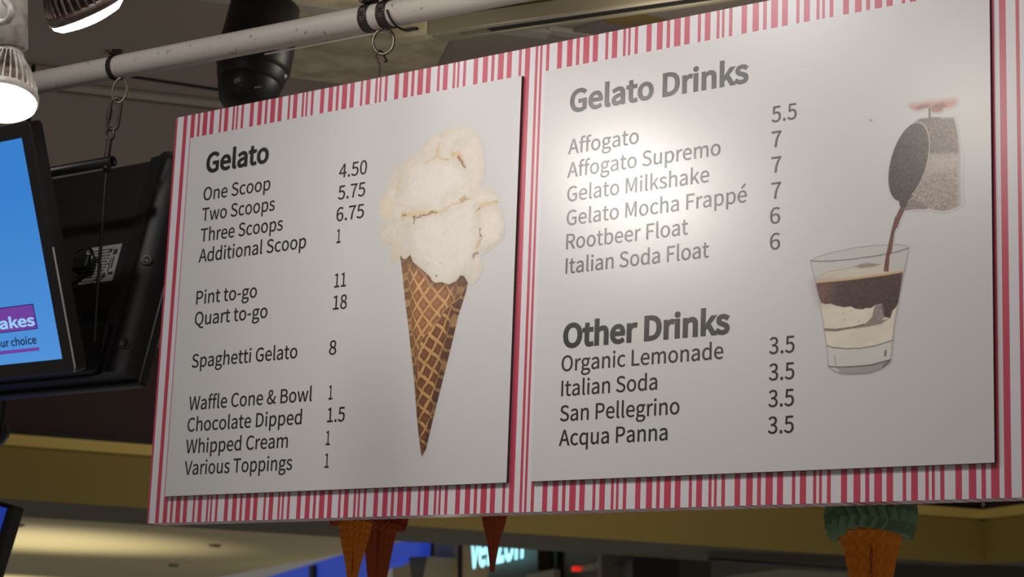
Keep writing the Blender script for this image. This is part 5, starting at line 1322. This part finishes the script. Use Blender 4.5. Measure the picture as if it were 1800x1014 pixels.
# scoop showing above the coffee
lay([(1.4343, 0.3368), (1.4399, 0.3467), (1.4653, 0.3507), (1.4905, 0.3508), (1.5127, 0.3550), (1.5347, 0.3503), (1.5511, 0.3423), (1.5619, 0.3374), (1.5402, 0.3345), (1.4794, 0.3328)], np.clip(np.array([lin(v) for v in (206, 196, 180)])[None, :] * (0.9 + 0.2 * n1)[:, None], 0, 1), 0.002)
lay([(1.4905, 0.3508), (1.4988, 0.3538), (1.5127, 0.3548), (1.5292, 0.3516), (1.5347, 0.3495), (1.5210, 0.3478), (1.5016, 0.3476)], speck((140, 112, 98), 0.2), 0.003, 0.8)
pg.stroke([(1.4371, 0.3443), (1.4512, 0.3482), (1.4765, 0.3491), (1.4919, 0.3507)], 0.0012, (178, 158, 138), 0.6)
coffee = [(1.4257, 0.3337), (1.4794, 0.3328), (1.5402, 0.3345), (1.5706, 0.3363), (1.5668, 0.3130), (1.5632, 0.2918), (1.5592, 0.2834), (1.5537, 0.2788), (1.5497, 0.2678), (1.5402, 0.2704), (1.5361, 0.2803), (1.5347, 0.2905), (1.5252, 0.2893), (1.5183, 0.2856), (1.5101, 0.2863), (1.5046, 0.2848), (1.4935, 0.2865), (1.4852, 0.2910), (1.4740, 0.2904), (1.4586, 0.2951), (1.4515, 0.2983), (1.4430, 0.2980), (1.4359, 0.3012), (1.4316, 0.3124)]
lay(coffee, speck((70, 44, 38), 0.45), 0.0014)
lay([(1.4263, 0.3331), (1.4513, 0.3324), (1.4487, 0.3032), (1.4359, 0.3022), (1.4310, 0.3138)], speck((128, 92, 76), 0.3), 0.028, 0.7)
lay([(1.4263, 0.3352), (1.4794, 0.3349), (1.5402, 0.3362), (1.5706, 0.3381), (1.5706, 0.3348), (1.5402, 0.3329), (1.4794, 0.3313), (1.4263, 0.3321)], (206, 172, 128), 0.0015)
lay([(1.5252, 0.2893), (1.5375, 0.2903), (1.5402, 0.2699), (1.5361, 0.2664), (1.5470, 0.2668), (1.5348, 0.2602), (1.5156, 0.2580), (1.4797, 0.2565), (1.4602, 0.2547), (1.4405, 0.2570), (1.4419, 0.2610), (1.4602, 0.2591), (1.4881, 0.2602), (1.5101, 0.2635), (1.5197, 0.2716)], speck((128, 108, 104), 0.3), 0.002, 0.9)
lay([(1.5265, 0.2862), (1.5347, 0.2880), (1.5361, 0.2752), (1.5320, 0.2655), (1.5211, 0.2651)], speck((150, 134, 134), 0.3), 0.004, 0.8)
pg.stroke([(1.4405, 0.2606), (1.4602, 0.2575), (1.4881, 0.2589), (1.5074, 0.2619)], 0.0012, (98, 66, 54), 0.6)
for q in ([(1.4852, 0.2841), (1.4857, 0.2838)], [(1.4985, 0.2677), (1.4997, 0.2671)], [(1.4727, 0.2806), (1.4732, 0.2805)], [(1.4755, 0.2714), (1.4761, 0.2713)]):
    pg.stroke(q, 0.0010, (130, 110, 90), 0.8)
lay([(1.4452, 0.2346), (1.4659, 0.2288), (1.4937, 0.2262), (1.5266, 0.2281), (1.5543, 0.2348), (1.5510, 0.2063), (1.5185, 0.2006), (1.4800, 0.2006), (1.4487, 0.2033)], np.clip(np.array([lin(v) for v in (208, 204, 198)])[None, :] * (0.92 + 0.12 * n1)[:, None], 0, 1), 0.0015)
lay([(1.4622, 0.2008), (1.5075, 0.1998), (1.5499, 0.2059), (1.5348, 0.1937), (1.5158, 0.1882), (1.4911, 0.1883), (1.4689, 0.1910)], (150, 142, 136), 0.003, 0.8)
for pts, wd, c in (([(1.4174, 0.3674), (1.4341, 0.3647), (1.4596, 0.3632), (1.4932, 0.3629), (1.5292, 0.3639), (1.5620, 0.3666), (1.5787, 0.3700)], 0.0013, (104, 96, 92)), ([(1.4174, 0.3679), (1.4283, 0.3720), (1.4539, 0.3767), (1.4904, 0.3797), (1.5292, 0.3798), (1.5620, 0.3773), (1.5755, 0.3744), (1.5787, 0.3705)], 0.0009, (150, 142, 136)),
                   ([(1.4452, 0.2346), (1.4575, 0.2307), (1.4799, 0.2275), (1.5020, 0.2266), (1.5266, 0.2286), (1.5543, 0.2348)], 0.0013, (110, 100, 96)), ([(1.4487, 0.2033), (1.4633, 0.2008), (1.4883, 0.1998), (1.5185, 0.2000), (1.5499, 0.2059)], 0.0014, (84, 76, 74)),
                   ([(1.4487, 0.2033), (1.4563, 0.1964), (1.4689, 0.1905), (1.4911, 0.1883), (1.5158, 0.1882), (1.5348, 0.1937), (1.5499, 0.2019)], 0.0010, (110, 102, 98)), ([(1.5793, 0.3699), (1.5727, 0.3377), (1.5632, 0.2931), (1.5564, 0.2585), (1.5537, 0.2349), (1.5510, 0.2063)], 0.0009, (128, 118, 112)), ([(1.4169, 0.3680), (1.4257, 0.3337), (1.4331, 0.3045), (1.4404, 0.2652), (1.4457, 0.2341), (1.4487, 0.2033)], 0.0009, (150, 142, 138)),
                   ([(1.5424, 0.2194), (1.5416, 0.2132)], 0.0024, (80, 74, 72)), ([(1.5497, 0.2052), (1.5402, 0.1983), (1.5389, 0.1959)], 0.0018, (70, 64, 62)), ([(1.4590, 0.2178), (1.4610, 0.2050)], 0.0012, (150, 144, 140))):
    pg.stroke(pts, wd, c, 0.8)
lay([(1.5579, 0.4207), (1.5675, 0.4196), (1.5620, 0.4075), (1.5566, 0.3953), (1.5525, 0.3689), (1.5489, 0.3616), (1.5470, 0.3376), (1.5388, 0.3397), (1.5429, 0.3635), (1.5478, 0.3834), (1.5525, 0.4034)], speck((112, 62, 48), 0.3), 0.001)
pg.stroke([(1.5172, 0.5750), (1.5179, 0.5742)], 0.0018, (110, 104, 100), 0.8)
keep = keep | (pg.segd([(1.5172, 0.5750), (1.5179, 0.5742)]) < 0.003)
pg.build('drink_picture', keep, p2, 'photo print of coffee poured from a steel jug into a glass of gelato')

# ------------------------------------------------------------------ dome camera
dc = thing('dome_camera', (-1.0355, 1.2458, 3.4000), 'black turret security camera on the ceiling behind the pipe', 'security camera')
dax = (Vector((-0.5304, 0.7596, 3.0473)) - Vector((-0.5244, 0.7225, 3.2113)))
base = Vector((-0.5274, 0.7348, 3.1538))
ax_ = Vector((-0.02, -0.16, -1.0)).normalized()
s = 4.95 / 3540 * 1.0
mb = MB()
mb.lathe(base, ax_, [(0.0, -0.16), (0.086, -0.16), (0.092, -0.05), (0.0925, 0.006), (0.089, 0.018), (0.086, 0.02)], 48)
mb.build('base_ring', M['dome'], dc)
mb = MB()
mb.lathe(base, ax_, [(0.085, 0.0), (0.087, 0.020), (0.083, 0.044), (0.080, 0.052), (0.079, 0.053)], 48)
mb.build('collar', M['dome'], dc)
mb = MB()
mb.lathe(base, ax_, [(0.078, 0.05), (0.079, 0.056), (0.074, 0.080), (0.066, 0.105), (0.052, 0.124), (0.030, 0.134), (0.0, 0.137)], 48)
turret = mb.build('turret', M['dome'], dc)
fx, fy, _ = frame(ax_)
toc = (cam.location - base)
toc = (toc - ax_ * toc.dot(ax_)).normalized()
sidew = ax_.cross(toc)
if sidew.dot(cam.matrix_world.to_3x3() @ Vector((1, 0, 0))) < 0:
    sidew = -sidew
for (u, dn, w_, h_) in ((-0.42, 0.080, 0.016, 0.011), (0.28, 0.088, 0.018, 0.003)):
    n = (toc * math.cos(u) + sidew * math.sin(u)).normalized()
    tg = ax_.cross(n)
    mb = MB()
    mb.box(base + ax_ * dn + n * 0.0745, (w_, h_, 0.002), ((tg + ax_ * 0.5).normalized(), (ax_ - tg * 0.5).normalized(), n))
    mb.build('sticker', M['label'], turret)
for (u, dn, rr) in ((1.15, 0.030, 0.086), (1.05, 0.118, 0.062)):
    n = (toc * math.cos(u) + sidew * math.sin(u)).normalized()
    mb = MB()
    mb.lathe(base + ax_ * dn + n * rr, n, [(0.0, 0.006), (0.005, 0.005), (0.006, 0.0)], 12)
    mb.build('screw', M['silver'], dc)

# ------------------------------------------------------------------ reflector lamps


def lamp(c, axis, label, mats, stem_to, name='reflector_lamp', tilt_socket=None):
    """c = centre of the lens rim, axis points out of the lens"""
    c, axis = Vector(c), Vector(axis).normalized()
    t = thing(name, c, label, 'lamp')
    R = 0.0605
    x, y, _ = frame(axis)
    mb = MB()
    mb.lathe(c, axis, [(R - 0.003, 0.0), (R - 0.004, 0.006), (0.048, 0.013), (0.030, 0.017), (0.0, 0.019)], 48)
    mb.build('lens', M['lens'], t)
    mb = MB()
    mb.lathe(c, axis, [(R - 0.003, 0.001), (R, -0.001), (R, -0.010), (R - 0.004, -0.014)], 48)
    mb.build('rim', mats[0], t)
    mb = MB()
    mb.lathe(c, axis, [(R - 0.006, -0.010), (0.050, -0.030), (0.038, -0.060), (0.027, -0.082), (0.0235, -0.090)], 40)
    mb.build('body', mats[1], t)
    mb = MB()
    nf = 30
    for k in range(nf):
        a = 2 * math.pi * k / nf
        n = x * math.cos(a) + y * math.sin(a)
        tn = axis.cross(n)
        pr = [(R - 0.002, -0.010), (0.0555, -0.030), (0.044, -0.060), (0.032, -0.082), (0.0265, -0.090)]
        vs = []
        for r, d in pr:
            for q in (-1, 1):
                vs.append(c + axis * d + n * r + tn * (0.0012 * q))
        for r, d in pr:
            for q in (-1, 1):
                vs.append(c + axis * d + n * (r - 0.010) + tn * (0.0012 * q))
        m = len(pr)
        fs = []
        for i in range(m - 1):
            fs.append([2 * i, 2 * i + 1, 2 * i + 3, 2 * i + 2])
            fs.append([2 * i, 2 * i + 2, 2 * m + 2 * i + 2, 2 * m + 2 * i])
            fs.append([2 * i + 1, 2 * m + 2 * i + 1, 2 * m + 2 * i + 3, 2 * i + 3])
        mb.add(vs, fs)
    mb.build('cooling_fins', mats[0], t)
    mb = MB()
    mb.lathe(c, axis, [(0.0285, -0.086), (0.0285, -0.092), (0.0245, -0.094), (0.0245, -0.116), (0.020, -0.120)], 36)
    mb.build('collar', mats[0], t)
    st = (tilt_socket or axis)
    st = Vector(st).normalized()
    s0 = c - axis * 0.106
    mb = MB()
    mb.lathe(s0, st, [(0.027, 0.0), (0.0335, 0.0), (0.0335, -0.088), (0.028, -0.096), (0.0, -0.098)], 36)
    mb.build('socket', mats[2], t)
    top = s0 - st * 0.09
    mb = MB()
    mb.tube([top, top - st * 0.05, Vector((top.x, top.y, top.z + 0.12)), Vector((top.x, top.y, Z0 + CEIL))], 0.009, 12)
    mb.build('stem', mats[2], t)
    return t, s0, st


l1, s0, st = lamp((0.2217, -0.6000, 2.5921), (0.207717, -0.189908, -0.959577), 'white finned reflector lamp glowing at the upper left edge', (M['lamp_white'], M['lamp_grey'], M['lamp_white']), None, tilt_socket=(0.024071, 0.099781, -0.994718))
# cord looped over the socket
mb = MB()
cpx = [(0.2354, -0.6550, 2.7203), (0.2569, -0.6550, 2.7106), (0.2751, -0.6550, 2.7034), (0.2891, -0.6550, 2.7049), (0.2965, -0.6550, 2.7133), (0.2917, -0.6550, 2.7279), (0.2787, -0.6550, 2.7400), (0.2681, -0.6550, 2.7557)]
mb.tube([Vector(p) for p in cpx], 0.0062, 10)
mb.build('cord', M['lamp_white'], l1)
l2, s0, st = lamp((0.5929, -0.7500, 2.6372), (0.021060, 0.636241, -0.771203), 'dark finned reflector lamp cut off by the top edge, tilted towards the sign', (M['lamp_grey'], M['lamp_black'], M['lamp_dark']), None)

# ------------------------------------------------------------------ paper honeycomb cones hanging behind the sign


def honeycomb(c, prof, mt, name, parent, cells=20, axis=Z1, depth=0.10, rows=None):
    """tissue honeycomb: petals alternate from row to row"""
    seg = cells * 2
    zs = [p[1] for p in prof]
    rows = rows or 14
    vs, fs = [], []
    for j in range(rows + 1):
        z = zs[0] + (zs[-1] - zs[0]) * j / rows
        for (r0, z0), (r1, z1) in zip(prof[:-1], prof[1:]):
            if (z - z0) * (z - z1) <= 1e-9:
                r = r0 + (r1 - r0) * ((z - z0) / (z1 - z0) if z1 != z0 else 0)
                break
        for k in range(seg):
            a = 2 * math.pi * (k + 0.5 * (j % 2)) / seg
            rr = r * (1 - depth * (k % 2))
            vs.append(c + Vector((math.cos(a) * rr, math.sin(a) * rr, z)))
    for j in range(rows):
        for k in range(seg):
            l = (k + 1) % seg
            fs.append([j * seg + k, j * seg + l, (j + 1) * seg + l, (j + 1) * seg + k])
    mb = MB()
    mb.add(vs, fs)
    mb.add(vs[:seg], [list(range(seg))[::-1]])
    mb.add(vs[-seg:], [list(range(seg))])
    return mb.build(name, mt, parent)


def paper_cone(loc, rc, length, label, m_cone, m_scoop, scoop_r, scoop_h, tilt=(0, 0), fold=0.0):
    """loc = middle of the cone mouth"""
    loc = Vector(loc)
    t = thing('paper_cone', loc, label, 'paper ornament', 'honeycomb paper cones behind the sign')
    o = honeycomb(loc, [(rc * 0.96, 0.0), (rc * 1.04, -0.012), (rc * 0.90, -0.03), (rc * 0.82, -0.045), (rc * 0.42, -length * 0.6), (0.004, -length)], m_cone, 'cone', t, 16, depth=0.12, rows=24)
    # seam where the tissue halves meet
    mb = MB()
    d = (cam.location - loc)
    d.z = 0
    d.normalize()
    sd = d.cross(Z1)
    for q in range(5):
        z0_, z1_ = -length * 0.15 * q, -length * 0.15 * (q + 1)
        r_a = rc * (1 - 0.15 * q * 0.98)
        r_b = rc * (1 - 0.15 * (q + 1) * 0.98)
        mb.add([loc + d * r_a * 0.96 + sd * 0.003 + Z1 * z0_, loc + d * r_a * 0.96 - sd * 0.003 + Z1 * z0_, loc + d * r_b * 0.98 - sd * 0.002 + Z1 * z1_, loc + d * r_b * 0.98 + sd * 0.002 + Z1 * z1_], [[0, 1, 2, 3]])
    mb.build('seam', M['orange_red'], t)
    R = scoop_r
    pr = [(R * 0.62, -0.004), (R * 0.9, -0.012), (R * 1.0, 0.008), (R * 0.97, 0.03), (R * 0.86, scoop_h * 0.55), (R * 0.6, scoop_h * 0.85), (0.006, scoop_h)]
    bm_ = MB()
    # ruffled skirt of petals, then the dome
    cells = 22
    seg = cells * 2
    vs, fs = [], []
    rows = 7
    wside = Vector((cam.location - loc)).to_2d()
    aside = math.atan2(wside.y, wside.x) + math.pi / 2
    for j in range(rows + 1):
        u = j / rows
        zz = -0.010 + (scoop_h + 0.010) * u
        r = R * math.sqrt(max(0.0, 1 - max(0.0, (u - 0.22) / 0.78) ** 2)) * (0.86 + 0.14 * min(1, u / 0.22))
        for k in range(seg):
            a = 2 * math.pi * (k + (1.0 if j % 2 else 0.0)) / seg
            rr = max(0.003, r * (1 - 0.17 * (k % 2)))
            cs = math.cos(a - aside) ** 2
            dz = (-0.020 * cs + 0.006 + 0.005 * math.sin(3 * a + 1)) * (1 - u) * (R / 0.079)
            rr *= 1 + 0.08 * cs * (1 - u)
            vs.append(loc + Vector((math.cos(a) * rr, math.sin(a) * rr, zz + dz)))
    for j in range(rows):
        for k in range(seg):
            l = (k + 1) % seg
            fs.append([j * seg + k, j * seg + l, (j + 1) * seg + l, (j + 1) * seg + k])
    bm_.add(vs, fs)
    bm_.add(vs[:seg], [list(range(seg))[::-1]])
    bm_.build('scoop', m_scoop, t)
    mb = MB()
    mb.tube([loc + Z1 * (scoop_h - 0.002), Vector((loc.x, loc.y, Z0 + 0.34)), Vector((loc.x, 0.045, Z0 + 0.72))], 0.0005, 5)
    mb.build('string', M['string'], t)
    return t


paper_cone((1.2893, 0.4500, 1.9598), 0.0546, 0.275, 'large orange paper cone with green scoop under the sign', M['orange'], M['green'], 0.076, 0.12)
paper_cone((0.2614, 0.3000, 1.9868), 0.0336, 0.165, 'bright orange paper cone in front of a rust red one, left of middle', M['orange'], M['orange_red'], 0.052, 0.08)
paper_cone((0.1705, 0.4800, 1.9964), 0.0378, 0.24, 'rust red paper cone half hidden behind the bright orange one', M['rust'], M['orange_red'], 0.056, 0.08)
paper_cone((0.3565, 0.6200, 2.0446), 0.0293, 0.145, 'small brown paper cone whose tip shows under the middle of the sign', M['rust'], M['orange_red'], 0.045, 0.08)

# sign letters of the distant shop
ltr = thing('shop_sign', SA, 'glowing pale cyan shop lettering far behind the sign, partly hidden by a cone', 'sign')
SL = (SB - SA).length * 1.03


def on_shop(x, y):
    return SA + Sd * x + Z1 * y


lettering('letters', 'verizon', 0.0, SL, 0.0, 0.3073, on_shop, M['letters'], ltr, 0.05)

# small black speaker grille at the left edge
spk = thing('small_speaker', (-1.3256, 0.6766, 2.2725), 'tiny black perforated speaker at the left edge under the televisions', 'speaker')
mb = MB()
mb.lathe(Vector((-1.3256, 0.6766, 2.2725)), (0.3, -0.9, -0.1), [(0.0, -0.03), (0.034, -0.03), (0.038, -0.01), (0.036, 0.006), (0.0, 0.014)], 24)
mb.build('shell', M['black'], spk)
mb = MB()
for k in range(14):
    a = k * 0.9
    mb.lathe(Vector((-1.3256, 0.6766, 2.2725)) + Vector((0.03 * math.cos(a), -0.012, 0.03 * math.sin(a))), (0.3, -0.9, -0.1), [(0.0, 0.004), (0.002, 0.003), (0.0025, 0)], 6)
mb.build('grille', M['dark_steel'], spk)
mb = MB()
mb.tube([Vector((-1.3256, 0.6766, 2.2725)) + Y1 * 0.03, Vector((-1.3256, 0.6766, 2.2725)) + Y1 * 0.03 + Z1 * 1.0], 0.006, 8)
mb.build('stem', M['black'], spk)
